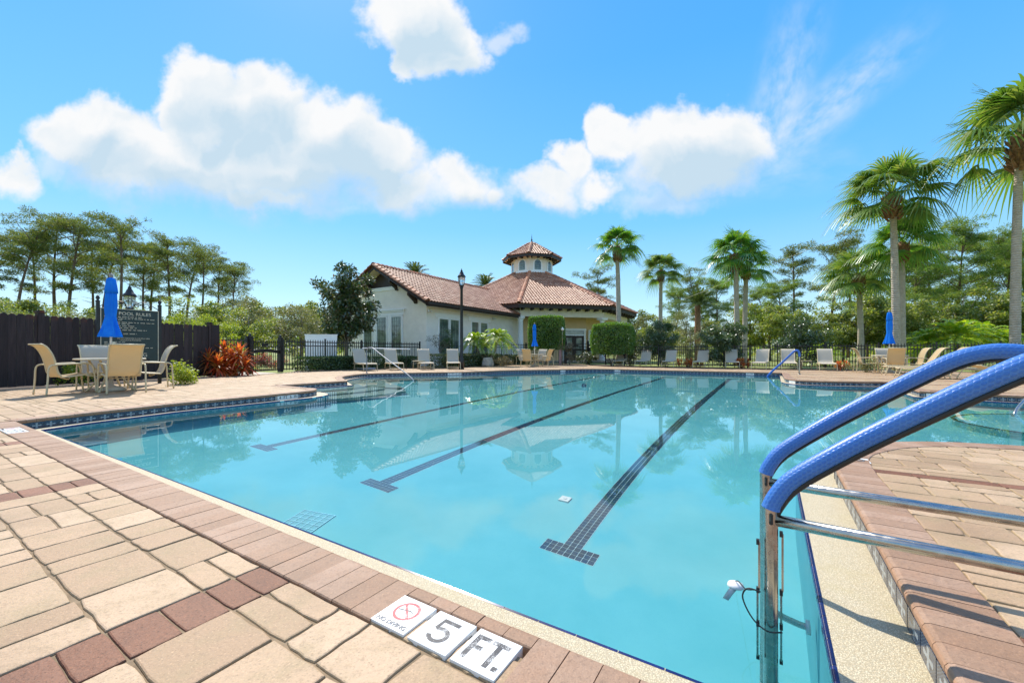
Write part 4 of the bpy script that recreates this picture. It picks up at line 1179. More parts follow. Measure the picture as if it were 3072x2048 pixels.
for (px, py, d, lab) in ((1112, 1112.5, (.65, -.76), 'sling lounger leftmost of the four before the clubhouse wing, turned to the right'), (1191, 1110.5, (.47, -.88), 'sling lounger second of the four before the clubhouse wing'),
                         (1282, 1109, (.33, -.94), 'sling lounger third of the four before the clubhouse wing'), (1362, 1108, (.19, -.98), 'sling lounger rightmost of the four before the clubhouse wing, left of the lamp post')):
    lounge_at(loungeG, G(px, py), d, lab, 'loungers before the clubhouse wing')
lounge_at(loungeT, G(2652, 1124), -V, 'cream lounger in side view, the farther of two behind the blue handrails', 'cream loungers in side view')
lounge_at(loungeT, G(2690, 1132), -V + U * .05, 'cream lounger in side view, the nearer of two behind the blue handrails', 'cream loungers in side view')
flat.put(G(2905, 1137) + Vector((.2, 0, 0)), AV, 'cream lounger folded flat, seen between the two blue handrails', 'flat loungers')
flat.put(G(3085, 1150), AV + .2, 'cream lounger folded flat at the right edge', 'flat loungers')
st = Proto(make_sidetable)
for k, (px, py, lab) in enumerate(((1984, 1098, 'low side table left of the third lounger on the far side'), (2058, 1100, 'low side table between the third and fourth loungers on the far side'), (2146, 1101, 'low side table left of the fifth lounger on the far side'),
                                  (2422, 1107, 'low side table left of the eighth lounger on the far side'), (1905, 1096, 'low side table between the first and second loungers on the far side'))):
    st.put(G(px, py) + U * .5, AU, lab, 'low side tables')
st.put(G(1222, 1108) + U * .8, AU, 'small side table between the second and third loungers before the clubhouse wing', 'low side tables')

def skim():
    a, b = G(1033, 1107.5), G(1126, 1107.8); d = b - a
    m = MB().tube([a + Vector((0, 0, .045)), a + d * .5 + Vector((0, 0, .041)), b + Vector((0, 0, .045))], .04, 10)
    tag(m.build('foam_pole', pm('pale_blue_foam', (.25, .40, .68), .6), None, True), 'pale blue foam pole lying on the deck under the leftmost lounger', 'pole')
    a = Vector((-7.3, 20.2, 1.06)); b = Vector((-5.15, 20.9, 1.02))
    p = thing('telescopic_pole', (a.x, a.y, 0), 0, 'white telescopic pool pole held level above the leftmost loungers', 'pole')
    MB().tube([Vector((0, 0, a.z)), b - Vector((a.x, a.y, 0))], .022, 8).build('shaft', M['trim'], p, True)
    for f_ in (.08, .92):
        q = (b - a) * f_; MB().tube([(q.x, q.y, 0), (q.x, q.y, a.z + q.z)], .016, 6).build('stand', M['iron'], p, True)
skim()

# ================================================================== FENCES
def wood_fence():
    A = Vector((-13.35, 6.05, 0)); B = Vector((-10.92, 14.98, 0)); d = (B - A); L = d.length; d.normalize(); ang = math.atan2(d.y, d.x)
    o = thing('board_fence', A, ang, 'dark stained wooden board fence with dog-eared tops behind the left table', 'fence')
    n = int(L / .152); cache = []
    for v in range(4):
        q = MB(); h_ = 1.80; w = .0725; e = .03 + .008 * v; off = (v - 1.5) * .004
        q.prism([(-w, 0), (w, 0), (w, h_ - e + off), (w - e, h_ + off), (-w + e, h_ + off), (-w, h_ - e + off)], -.010, .010, M=Matrix(((1, 0, 0), (0, 0, -1), (0, 1, 0))))
        cache.append(q.mesh('board', M['board']))
    for k in range(n):
        x = (k + .5) * L / n
        b = link('board', rnd.choice(cache), o); b.location = (x, 0, .02 + rnd.uniform(-.006, .006)); b.rotation_euler = (0, rnd.uniform(-.006, .006), rnd.uniform(-.01, .01))
    for z in (.35, 1.0, 1.6): MB().box((L / 2, .035, z), (L, .038, .088)).build('rail', M['board'], o)
    for x in (0.1, 2.4, 4.75, 7.0, L):
        p = MB().box((x, .02, .94), (.125, .125, 1.88)).build('post', M['board'], o)
        MB().box((x, .02, 1.90), (.17, .17, .03)).box((x, .02, 1.93), (.11, .11, .03)).build('post_cap', M['board'], p)
    e = MB().box((L + .17, 0, .93), (.30, .11, 1.86)).build('end_panel', M['board'], o)
wood_fence()
def iron_fence(A, B, hgt, label, posts=2.0, pitch=.118, name='iron_fence', finial=True):
    A = Vector(A); B = Vector(B); d = B - A; L = d.length; d.normalize(); ang = math.atan2(d.y, d.x)
    o = thing(name, A, ang, label, 'fence')
    key = round(hgt, 3)
    if key not in iron_fence.c:
        q = MB(); q.box((0, 0, (hgt - .06) / 2 + .05), (.026, .026, hgt - .12)); q.add([(-.013, -.013, hgt - .07), (.013, -.013, hgt - .07), (.013, .013, hgt - .07), (-.013, .013, hgt - .07), (0, 0, hgt)], [(0, 1, 4), (1, 2, 4), (2, 3, 4), (3, 0, 4)])
        q2 = MB(); q2.box((0, 0, (hgt + .02) / 2), (.055, .055, hgt + .02)); q2.box((0, 0, hgt + .03), (.07, .07, .02))
        iron_fence.c[key] = (q.mesh('picket', M['iron']), q2.mesh('post', M['iron']))
    pk, po = iron_fence.c[key]
    n = max(1, int(L / pitch)); np_ = max(1, round(L / posts))
    for k in range(np_ + 1):
        p = link('post', po, o); p.location = (L * k / np_, 0, 0)
    for k in range(n):
        x = (k + .5) * L / n
        if min(abs(x - L * j / np_) for j in range(np_ + 1)) < .05: continue
        p = link('picket', pk, o); p.location = (x, 0, 0)
    for z in (.13, hgt - .30, hgt - .13): MB().box((L / 2, 0, z), (L, .032, .042)).build('rail', M['iron'], o)
    return o
iron_fence.c = {}
def iron_gate(A, B, hgt, label, midrail=True, swing=0.0):
    A = Vector(A); B = Vector(B); d = B - A; L = d.length; d.normalize(); ang = math.atan2(d.y, d.x)
    o = thing('iron_gate', A, ang, label, 'gate')
    for x in (0, L):
        p = MB().box((x, 0, (hgt + .12) / 2), (.15, .15, hgt + .12)).build('post', M['iron'], o)
        MB().lathe([(.085, hgt + .12), (.085, hgt + .14), (.03, hgt + .16), (.05, hgt + .20), (.03, hgt + .24), (.004, hgt + .25)], 10, (x, 0, 0)).build('post_cap', M['iron'], p, True)
    n = int((L - .2) / .11)
    for k in range(n):
        x = .12 + (k + .5) * (L - .24) / n; MB().box((x, 0, hgt / 2 + .04), (.018, .018, hgt - .1)).build('picket', M['iron'], o)
    for z, h_ in ((.12, .05), (hgt - .28, .03), (hgt - .08, .03)): MB().box((L / 2, 0, z), (L - .16, .028, h_)).build('rail', M['iron'], o)
    if midrail:
        m = MB(); pts = [(.09 + (L - .18) * k / 10, 0, hgt * .64 + .06 * math.sin(math.pi * k / 10)) for k in range(11)]
        for p, q in zip(pts, pts[1:]): m.beam(p, q, .034, .13)
        m.build('lock_rail', M['iron'], o); MB().box((L * .46, -.025, hgt - .19), (.36, .012, .13)).build('plate', M['iron'], o)
    return o
iron_fence((-10.92, 15.35, 0), (-10.35, 16.15, 0), 1.45, 'short black iron fence between the wooden fence and the left gate')
iron_gate((-10.27, 16.25, 0), (-10.03, 17.93, 0), 1.36, 'black iron gate with arched lock rail beside the red cordyline')
iron_fence((-10.0, 18.05, 0), (-5.45, 24.5, 0), 1.45, 'long black iron picket fence between the left gate and the clubhouse wing')
iron_fence((-2.5, 29.2, 0), (1.0, 29.6, 0), 1.5, 'black iron picket fence before the porch, left of the tall square hedge')
iron_fence((1.0, 29.7, 0), (3.75, 29.7, 0), 1.5, 'black iron picket fence behind the tall square hedge')
iron_gate((3.85, 29.7, 0), (5.45, 29.8, 0), 1.52, 'black iron gate before the clubhouse doors, between the two clipped hedges')
iron_fence((5.55, 29.8, 0), (7.2, 26.6, 0), 1.4, 'black iron picket fence behind the rounded clipped hedge')
iron_fence((7.2, 26.5, 0), (16.3, 21.6, 0), 1.31, 'long black iron picket fence behind the row of grey loungers', 2.2)
iron_fence((16.3, 21.55, 0), (26.0, 16.9, 0), 1.31, 'black iron picket fence behind the table at the right', 2.2)
def white_screen():
    c = Vector((-9.35, 20.3, 0)); o = thing('white_screen', c, AU - .9, 'white panelled screen wall behind the iron fence, left of the magnolia', 'screen')
    for k in range(5): MB().box((-.60 + .30 * k, 0, .84), (.295, .05, 1.68)).build('panel', M['trim'], o)
    MB().box((0, 0, 1.71), (1.54, .08, .05)).build('cap', M['trim'], o)
white_screen()

# ================================================================== POOL RULES SIGN
def rules_sign():
    p0 = AB(3.42, -14.5); p1 = AB(4.60, -14.5); c = (p0 + p1) / 2
    o = thing('rules_sign', (c.x, c.y, 0), AU, 'dark green pool rules board on two posts behind the left umbrella', 'sign')
    w, z0, z1 = 1.18, .62, 2.01; g = pm('dark_green_board', (.018, .035, .034), .4)
    bd = MB().box((0, 0, (z0 + z1) / 2), (w, .03, z1 - z0)).build('board', g, o)
    fr = MB()
    for x in (-w / 2 + .006, w / 2 - .006): fr.box((x, -.016, (z0 + z1) / 2), (.014, .006, z1 - z0))
    for z in (z0 + .006, z1 - .006): fr.box((0, -.0165, z), (w - .03, .006, .013))
    cr = pm('cream_lettering', (.66, .60, .46), .5); fr.build('border', cr, bd)
    letters('POOL RULES', .118, cr, bd, (.09, -.017, 1.885), (R(90), 0, 0))
    r2 = random.Random(4)
    def line(z, x0, x1, hh=.021):
        """a line of lettering too small to read in the photo: word-long strokes"""
        m = MB(); x = x0
        while x < x1 - .02:
            wl = min(r2.uniform(.035, .12), x1 - x)
            k = x
            while k < x + wl - .012:
                s_ = r2.uniform(.007, .012); m.box((k + s_ / 2, -.0168, z + r2.uniform(-.001, .001)), (s_, .003, hh * r2.uniform(.7, 1))); k += s_ + .0035
            x += wl + .02
        m.build('fine_print', cr, bd)
    for z, x1 in ((1.80, .25), (1.755, .53), (1.715, -.15), (1.655, .50), (1.61, -.02), (1.56, .10), (1.51, .12), (1.455, .34), (1.41, -.18), (1.355, .13), (1.30, -.2)): line(z, -.52, x1)
    letters('ARE NOT PERMITTED IN THE POOL AREA', .042, cr, bd, (.06, -.017, 1.235), (R(90), 0, 0), .86)
    letters('LANGUAGE IS PROHIBITED', .042, cr, bd, (.0, -.017, 1.185), (R(90), 0, 0), .86)
    for z, x1 in ((1.135, -.1), (1.09, .15), (1.03, -.3), (.985, .5)): line(z, -.52, x1)
    letters('NO DIVING', .14, cr, bd, (-.02, -.017, .79), (R(90), 0, 0))
    pl = MB().box((.08, -.022, .66), (.62, .012, .08)).build('plaque', M['black'], o); letters("DEPTH 5'", .07, M['white'], pl, (.10, -.03, .66), (R(90), 0, 0))
    for x in (-w / 2 - .04, w / 2 + .04):
        p = MB().box((x, .03, 1.08), (.07, .07, 2.16)).build('post', M['iron'], o)
        MB().lathe([(.05, 2.16), (.05, 2.18), (.02, 2.20), (.045, 2.25), (.03, 2.30), (.003, 2.33)], 12, (x, .03, 0)).build('finial', M['iron'], p, True)
    sc = MB()
    for sx in (-1, 1):
        def spiral(cx_, cz, r0, turns, a0, dirn):
            pts = []
            for k in range(26):
                f_ = k / 25; a = a0 + dirn * turns * 2 * math.pi * f_; r_ = r0 * (1 - .85 * f_); pts.append((cx_ + r_ * math.cos(a) * sx, .03, cz + r_ * math.sin(a)))
            return pts
        sc.tube(spiral(sx * .34, 2.10, .085, 1.4, R(200), -1), .009, 5); sc.tube(spiral(sx * .14, 2.12, .075, 1.4, R(0), 1), .009, 5)
        sc.tube(smoothpath([(sx * .60, .03, 2.04), (sx * .46, .03, 2.14), (sx * .30, .03, 2.22), (sx * .12, .03, 2.20), (0, .03, 2.30)], 4), .010, 5)
    sc.build('scrollwork', M['iron'], o, True)
rules_sign()

# ================================================================== LAMP POSTS
def lantern_post(p, hgt, label, s=1.0):
    o = thing('lamp_post', (p.x, p.y, 0), 0, label, 'lamp')
    zb = hgt - .95 * s
    MB().lathe([(.13, 0), (.13, .5), (.10, .55), (.085, .62), (.075, zb * .6), (.065, zb - .08), (.09, zb - .06), (.09, zb)], 14).build('pole', M['iron'], o, True)
    MB().lathe([(.05, 0), (.11 * s, .03), (.13 * s, .07 * s), (.11 * s, .09 * s)], 12, (0, 0, zb)).build('cup', M['iron'], o, True)
    MB().lathe([(.10 * s, 0), (.17 * s, .28 * s), (.165 * s, .42 * s)], 12, (0, 0, zb + .08 * s)).build('globe', M['lampglass'], o, True)
    cg = MB()
    for k in range(6):
        a = k * math.pi / 3; cg.tube([(.10 * s * math.cos(a), .10 * s * math.sin(a), zb + .08 * s), (.175 * s * math.cos(a), .175 * s * math.sin(a), zb + .36 * s), (.17 * s * math.cos(a), .17 * s * math.sin(a), zb + .5 * s)], .008, 5)
    cg.build('cage', M['iron'], o)
    MB().lathe([(.20 * s, .50 * s), (.215 * s, .52 * s), (.17 * s, .60 * s), (.13 * s, .63 * s), (.09 * s, .74 * s), (.05 * s, .80 * s), (.06 * s, .84 * s), (.02 * s, .88 * s), (.012 * s, .95 * s)], 14, (0, 0, zb)).build('cap', M['iron'], o, True)
lantern_post(Vector((-2.56, 21.04, 0)), zat(805, 21.04), 'tall dark lamp post with lantern before the clubhouse wing')
lantern_post(at(389, 16.0), zat(853, 16.0), 'lamp post lantern showing above the pool rules sign', 1.05)
def shower():
    p = G(1684, 1094); o = thing('shower_post', (p.x, p.y, 0), 0, 'pinkish post with a steel outdoor shower pipe left of the clubhouse gate', 'shower')
    MB().box((-.08, 0, 1.3), (.16, .14, 2.6)).build('post', pm('faded_pink_post', (.34, .20, .19), .7, var=.25), o)
    MB().tube([(.06, -.08, 0), (.06, -.08, 2.2), (.06, -.08, 2.32)], .03, 8).build('pipe', M['steel'], o, True)
    MB().lathe([(.03, 2.3), (.12, 2.38), (.12, 2.42), (.04, 2.52), (.02, 2.56)], 12, (.06, -.08, 0)).build('shower_head', M['trim'], o, True)
shower()
# ================================================================== CLUBHOUSE
def tile_mesh(w=.245, L=.40, hgt=.10, seg=6, name='roof_tile', mat=None):
    """barrel tile: x across, y up the slope, lower end at y=0; closed lip at the lower end"""
    mb = MB(); rows = []
    for y, s_, dz in ((0, 1.0, .034), (L, .90, .004)):
        rows.append([(-w / 2 * s_ * math.cos(math.pi * k / seg), y, dz + hgt * s_ * math.sin(math.pi * k / seg)) for k in range(seg + 1)])
    lip = [(x * .82, .004, z - .024 if 0 < k < seg else z) for k, (x, y, z) in enumerate(rows[0])]
    n = seg + 1
    mb.add(rows[0] + rows[1] + lip, [(k, k + 1, n + k + 1, n + k) for k in range(seg)] + [(k + 1, k, 2 * n + k, 2 * n + k + 1) for k in range(seg)])
    return mb
def rotm(e, up, n): return Matrix((e, up, n)).transposed()
def clubhouse():
    base = Vector((-1.0, 31.0, 0)); o = thing('clubhouse', base, 0, 'cream stucco clubhouse with terracotta tile roofs, porch and cupola', 'building')
    OV = .85; W0 = Vector((-5.05, 24.5, 0)) + U * OV - V * OV * .95; OE = OV * .95; Q = -V
    def Wp(p, q, z=0.0): return W0 + U * p + Q * q + Vector((0, 0, z)) - base
    tan = 2.62 / 4.69; zE = 3.90; RQ = 4.69 - OE
    def rz(q): return zE + (min(q, 2 * RQ - q) + OE) * tan       # roof surface height above q
    LEN = 11.0
    # ---- wing walls
    ww = MB(); g = [(0, 0), (2 * RQ, 0), (2 * RQ, rz(0) - .12), (RQ, rz(RQ) - .12), (0, rz(0) - .12)]
    n = len(g); vs = [tuple(Wp(0, q, z)) for q, z in g] + [tuple(Wp(LEN, q, z)) for q, z in g]
    ww.add(vs, [tuple(range(n)), tuple(reversed(range(n, 2 * n)))] + [(k, n + k, n + (k + 1) % n, (k + 1) % n) for k in range(n)])
    wall = ww.build('wall', M['stucco'], o)
    tr = MB()
    def slab(p0, p1, q0, q1, z0, z1, mb): 
        c = [Wp(p0, q0), Wp(p1, q0), Wp(p1, q1), Wp(p0, q1)]
        mb.add([tuple(v + Vector((0, 0, z0))) for v in c] + [tuple(v + Vector((0, 0, z1))) for v in c], [(0, 1, 2, 3), (7, 6, 5, 4), (1, 0, 4, 5), (2, 1, 5, 6), (3, 2, 6, 7), (0, 3, 7, 4)])
    slab(-.06, .0, RQ - 1.42, RQ + 1.42, 4.94, 5.08, tr); slab(-.10, .0, RQ - 1.46, RQ + 1.46, 5.08, 5.16, tr); tr.build('cornice', M['trim'], o)
    tri = MB(); z0 = 5.16; hw = 1.32; pp = [(RQ - hw, z0), (RQ + hw, z0), (RQ + hw, rz(RQ + hw) - .14), (RQ, rz(RQ) - .14), (RQ - hw, rz(RQ - hw) - .14)]; k5 = len(pp)
    tri.add([tuple(Wp(-.03, q, z)) for q, z in pp] + [tuple(Wp(.02, q, z)) for q, z in pp], [tuple(range(k5)), tuple(reversed(range(k5, 2 * k5)))] + [(k, k5 + k, k5 + (k + 1) % k5, (k + 1) % k5) for k in range(k5)]); tri.build('gable_panel', M['bronze'], o)
    # ---- wing roof deck, soffit, fascia
    roof = MB(); th = .10
    def slope(q0, q1, p0, p1, lift, mb, mi=0):
        pts = []
        for dz in (lift, lift - th):
            pts += [Wp(p0, q0, rz(q0) + dz), Wp(p1, q0, rz(q0) + dz), Wp(p1, q1, rz(q1) + dz), Wp(p0, q1, rz(q1) + dz)]
        mb.add([tuple(v) for v in pts], [(0, 1, 2, 3), (7, 6, 5, 4), (0, 4, 5, 1), (1, 5, 6, 2), (2, 6, 7, 3), (3, 7, 4, 0)], mi)
    slope(-OE, RQ, -OV, 13.1, -.03, roof); slope(RQ, 2 * RQ + OE, -OV, 13.1, -.03, roof)
    rf = roof.build('roof', pm('roof_underlay', (.20, .095, .06), .9), o)
    so = MB(); slope(-OE + .02, RQ, -OV + .02, 0.0, -.14, so); slope(RQ, 2 * RQ + OE - .02, -OV + .02, 0.0, -.14, so)
    slab(0, 10.1, -OE + .04, 0, 3.62, 3.66, so); so.build('soffit', M['soffit'], o)
    fa = MB()
    def rake(q0, q1, p): 
        a = [Wp(p, q0, rz(q0) - .04), Wp(p, q1, rz(q1) - .04), Wp(p, q1, rz(q1) - .26), Wp(p, q0, rz(q0) - .26)]; b = [v + U * .05 for v in a]
        fa.add([tuple(v) for v in a + b], [(0, 1, 2, 3), (7, 6, 5, 4), (0, 4, 5, 1), (1, 5, 6, 2), (2, 6, 7, 3), (3, 7, 4, 0)])
    rake(-OE, RQ, -OV); rake(RQ, 2 * RQ + OE, -OV)
    slab(-OV, 9.8, -OE, -OE + .06, 3.62, 3.87, fa); fa.build('fascia', M['bronze'], o)
    gt = MB(); slab(-OV + .04, 9.8, -OE - .12, -OE, 3.72, 3.86, gt); gt.build('gutter', M['bronze'], o)
    # ---- barrel tiles on the wing
    field = []; sl = math.sqrt(1 + tan * tan)
    for side in (0, 1):
        e = U if side == 0 else -U
        h_ = Q if side == 0 else -Q
        up = (h_ + Vector((0, 0, tan))).normalized(); nn = e.cross(up).normalized()
        if nn.z < 0: e = -e; nn = e.cross(up).normalized()
        nrow = 16; ex = (RQ + OE + .05) * sl / nrow
        for r in range(nrow):
            for cidx in range(54):
                p = -OV + .08 + .255 * cidx + rnd.uniform(-.008, .008); qd = -OE - .05 + r * ex / sl; q = qd if side == 0 else 2 * RQ - qd
                pos = Wp(p, q, rz(q) - .02)
                field.append((pos, rotm(e, up, nn), side))
    bt = tile_mesh(); btm = bt.mesh('roof_tile', M['rooftile'])
    front = sorted([f for f in field if f[2] == 0], key=lambda f: (f[0] + base).length)[:180]; fs = set(id(f) for f in front)
    big = MB()
    for f in field:
        if id(f) in fs:
            t_ = link('roof_tile', btm, rf); t_.matrix_local = Matrix.Translation(f[0]) @ f[1].to_4x4()
        elif f[2] == 0 or True:
            big.add([f[0] + f[1] @ Vector(v) for v in bt.v], bt.f)
    cap = tile_mesh(.40, .42, .17, 6, 'cap_tile'); capm = cap.mesh('cap_tile', M['captile'])
    # rake caps on the front gable and ridge caps
    for side in (0, 1):
        h_ = Q if side == 0 else -Q; up = (h_ + Vector((0, 0, tan))).normalized()
        for r in range(14):
            qd = -OE - .05 + r * (RQ + OE) / 14; q = qd if side == 0 else 2 * RQ - qd
            e = (U if side == 0 else -U); nn = e.cross(up); 
            if nn.z < 0: e = -e; nn = e.cross(up)
            t_ = link('cap_tile', capm, rf); t_.matrix_local = Matrix.Translation(Wp(-OV + .02, q, rz(q) - .01)) @ rotm(e, up, nn).to_4x4()
    for k in range(36):
        e = V if True else U; up = U; nn = e.cross(up)
        if nn.z < 0: e = -e; nn = e.cross(up)
        t_ = link('cap_tile', capm, rf); t_.matrix_local = Matrix.Translation(Wp(-OV - .05 + .36 * k, RQ, rz(RQ) - .01)) @ rotm(e, up, nn).to_4x4()
    # ---- knee brackets under the rake
    for q in (.86, 2.57, 2 * RQ - 2.57, 2 * RQ - .86):
        z = rz(q) - .30; m = MB(); poly = [(0, -.62), (-.12, -.62), (-.2, -.50), (-.58, -.24), (-.72, -.16), (-.72, 0), (0, 0)]
        nn = len(poly); vs = [tuple(Wp(p, q - .09, z + h)) for p, h in poly] + [tuple(Wp(p, q + .09, z + h)) for p, h in poly]
        m.add(vs, [tuple(range(nn)), tuple(reversed(range(nn, 2 * nn)))] + [(k, nn + k, nn + (k + 1) % nn, (k + 1) % nn) for k in range(nn)]); m.build('bracket', M['bronze'], o)
    # ---- windows
    def window(P0, e, nrm, w, z0, z1, cols=4, rows=7, fw=.09, arch=False):
        """frame box with pane and muntins; P0 lower left in plan, e along, nrm outwards"""
        f = MB(); c = lambda x, d, z: P0 + e * x + nrm * d + Vector((0, 0, z))
        ang = math.atan2(e.y, e.x)
        if not arch:
            for x in (-fw / 2, w + fw / 2): f.box(c(x, .03, (z0 + z1) / 2), (fw, .09, z1 - z0 + .02), ang)
            f.box(c(w / 2, .032, z0 - .04), (w + 2 * fw + .06, .14, .08), ang); f.box(c(w / 2, .03, z1 + .04), (w + 2 * fw, .088, .08), ang)
            fr = f.build('window', M['trim'], o)
            MB().box(c(w / 2, .012, (z0 + z1) / 2), (w, .02, z1 - z0), ang).build('pane', M['winglass'], fr)
            mu = MB()
            for k in range(1, cols): mu.box(c(w * k / cols, .026, (z0 + z1) / 2), (.013, .012, z1 - z0), ang)
            for k in range(1, rows): mu.box(c(w / 2, .0275, z0 + (z1 - z0) * k / rows), (w, .012, .013), ang)
            mu.box(c(w / 2, .029, z0 + .012), (w, .014, .024), ang); mu.build('muntins', M['bronze'], fr)
            return fr
        # arched
        def arcpoly(hw, zt, zb, nn=10): return [(-hw, zb), (hw, zb)] + [(hw * math.cos(math.pi * k / nn), zt - hw + hw * math.sin(math.pi * k / nn)) for k in range(nn + 1)]
        cen = lambda x, d, z: P0 + e * (w / 2 + x) + nrm * d + Vector((0, 0, z))
        outer = arcpoly(w / 2 + fw, z1 + fw, z0 - fw); inner = arcpoly(w / 2, z1, z0)
        for (poly, d0, d1, nm, mt, par) in ((outer, -.02, .05, 'window', M['trim'], o),):
            nn = len(poly); f.add([tuple(cen(x, d0, z)) for x, z in poly] + [tuple(cen(x, d1, z)) for x, z in poly], [tuple(reversed(range(nn))), tuple(range(nn, 2 * nn))] + [(k, (k + 1) % nn, nn + (k + 1) % nn, nn + k) for k in range(nn)])
        fr = f.build('window', M['trim'], o)
        g_ = MB(); nn = len(inner); g_.add([tuple(cen(x, .055, z)) for x, z in inner], [tuple(range(nn))]); g_.build('pane', M['winglass'], fr)
        mu = MB()
        for x in (-w / 6, w / 6): mu.box(cen(x, .06, (z0 + z1) / 2 - .05), (.02, .012, (z1 - z0) * .86), ang)
        for k in range(1, 4): mu.box(cen(0, .062, z0 + (z1 - z0) * .25 * k), (w * .96, .012, .02), ang)
        mu.build('muntins', M['bronze'], fr); return fr
    eG = -Q * -1; nG = -U
    for q0, q1 in ((2.17, 3.06), (3.56, 4.46), (4.99, 5.81)): window(Wp(0, q1), -Q, nG, q1 - q0, .80, 3.16, 4, 8)
    ln = MB()
    for z0_, z1_, ex_, d_ in ((3.26, 3.50, .22, .06), (3.50, 3.58, .30, .12), (3.58, 3.66, .36, .16)):
        slab(-d_, 0, 2.17 - ex_, 5.81 + ex_, z0_, z1_, ln)
    for q in (3.31, 4.72): slab(-.055, 0, q - .14, q + .14, .80, 3.26, ln)
    ln.build('lintel', M['trim'], o)
    for pr in (((1.107, 2.0), (2.2, 3.09)), ((4.51, 5.33), (5.58, 6.45))):
        for p0, p1 in pr: window(Wp(p0, 0), U, V, p1 - p0, .72, 3.0, 4, 8, .07)
        m = MB(); slab(pr[0][0] - .35, pr[1][1] + .35, -.07, 0, 3.09, 3.36, m); slab(pr[0][0] - .12, pr[1][1] + .12, -.10, 0, .50, .62, m); m.build('lintel', M['trim'], o)
    # flood lights under the eave
    for p in (.15, 3.9, 7.2):
        m = MB(); c = Wp(p, -.02, 3.45); m.box(c + V * .06, (.12, .12, .12), AU)
        for s_ in (-.12, .12): m.lathe([(.02, 0), (.07, -.09), (.075, -.12), (.01, -.12)], 10, tuple(c + V * .14 + U * s_ + Vector((0, 0, .02))))
        m.build('flood_light', M['white'], o)
    # ---- octagonal porch
    C = Vector((2.06, 43.2, 0)); a0 = R(-98.2); Ro = 10.57; ze = 4.70; zt = 8.75; Rt = 2.15
    def Oc(r, k, z=0.0): a = a0 + k * math.pi / 4; return C + Vector((r * math.cos(a), r * math.sin(a), z)) - base
    rd = MB(); k8 = range(8)
    vs = [tuple(Oc(Ro, k, ze)) for k in k8] + [tuple(Oc(Rt, k, zt)) for k in k8] + [tuple(Oc(Ro, k, ze - .06)) for k in k8] + [tuple(Oc(Rt, k, zt - .2)) for k in k8]
    rd.add(vs, [(k, (k + 1) % 8, 8 + (k + 1) % 8, 8 + k) for k in k8] + [(16 + (k + 1) % 8, 16 + k, 24 + k, 24 + (k + 1) % 8) for k in k8] + [(k, 16 + k, 16 + (k + 1) % 8, (k + 1) % 8) for k in k8])
    rf2 = rd.build('porch_roof', pm('porch_underlay', (.20, .095, .06), .9), o)
    fc = MB(); ring(fc, [Oc(Ro + .02, k) for k in k8], [Oc(Ro - .06, k) for k in k8], ze - .32, ze - .03); fc.build('porch_fascia', M['bronze'], o)
    big2 = MB(); capn = []
    for k in (5, 6, 7, 0, 1, 2):
        A, B = Oc(Ro + .12, k, ze - .04), Oc(Ro + .12, k + 1, ze - .04); e = (B - A).normalized(); mid = (A + B) / 2; top = (Oc(Rt, k, zt) + Oc(Rt, k + 1, zt)) / 2
        up = (top - mid).normalized(); nn = e.cross(up)
        if nn.z < 0: e = -e; nn = e.cross(up)
        SL = (top - mid).length; half = (B - A).length / 2; nr = int(SL / .335)
        for r in range(nr):
            s_ = SL * r / nr; hw = half + (Rt * math.sin(math.pi / 8) - half) * s_ / SL - .1
            m_ = int(hw / .255)
            for c_ in range(-m_, m_ + 1):
                pos = mid + up * s_ + e * (c_ * .255 + rnd.uniform(-.008, .008)) + nn * .01; mt = rotm(e, up, nn)
                big2.add([pos + mt @ Vector(v) for v in bt.v], bt.f)
    for k in (6, 7, 0, 1, 2):
        A, B = Oc(Ro + .1, k, ze - .02), Oc(Rt, k, zt + .02); up = (B - A).normalized(); e = up.cross(Vector((0, 0, 1))).normalized(); nn = e.cross(up)
        L = (B - A).length; nr = int(L / .37)
        for r in range(nr): 
            t_ = link('cap_tile', capm, rf2) if k in (0, 1) else None
            mt = Matrix.Translation(A + up * (L * r / nr) + nn * .02) @ rotm(e, up, nn).to_4x4()
            if t_: t_.matrix_local = mt
            else: capn.append(mt)
    for mt in capn: big2.add([mt @ Vector(v) for v in cap.v], cap.f)
    tag(big.build('tile_field', M['rooftile'], rf), kind='stuff'); tag(big2.build('tile_field', M['rooftile'], rf2), kind='stuff')
    # rafter tails
    for k in (7, 0, 1, 2):
        A, B = Oc(Ro - .1, k, ze - .36), Oc(Ro - .1, k + 1, ze - .36); e = (B - A).normalized(); inn = ((C - base) - (A + B) / 2); inn.z = 0; inn.normalize()
        for j in range(10):
            c = A + (B - A) * ((j + .5) / 10); m = MB(); m.beam(c, c + inn * .8, .13, .17); m.build('rafter_tail', M['bronze'], o)
    Rc = 9.55
    en = MB(); ring(en, [Oc(Rc + .12, k) for k in k8], [Oc(Rc - .22, k) for k in k8], 3.78, 4.44); ring(en, [Oc(Rc + .17, k) for k in k8], [Oc(Rc + .12, k) for k in k8], 4.30, 4.44); en.build('entablature', M['stucco'], o)
    sf = MB(); ring(sf, [Oc(Ro - .07, k) for k in k8], [Oc(Rc - .1, k) for k in k8], 4.445, 4.47); sf.build('porch_soffit', M['soffit'], o)
    ce = MB(); ce.add([tuple(Oc(Rc, k, 4.0)) for k in k8], [tuple(reversed(range(8)))]); ce.build('porch_ceiling', M['soffit'], o)
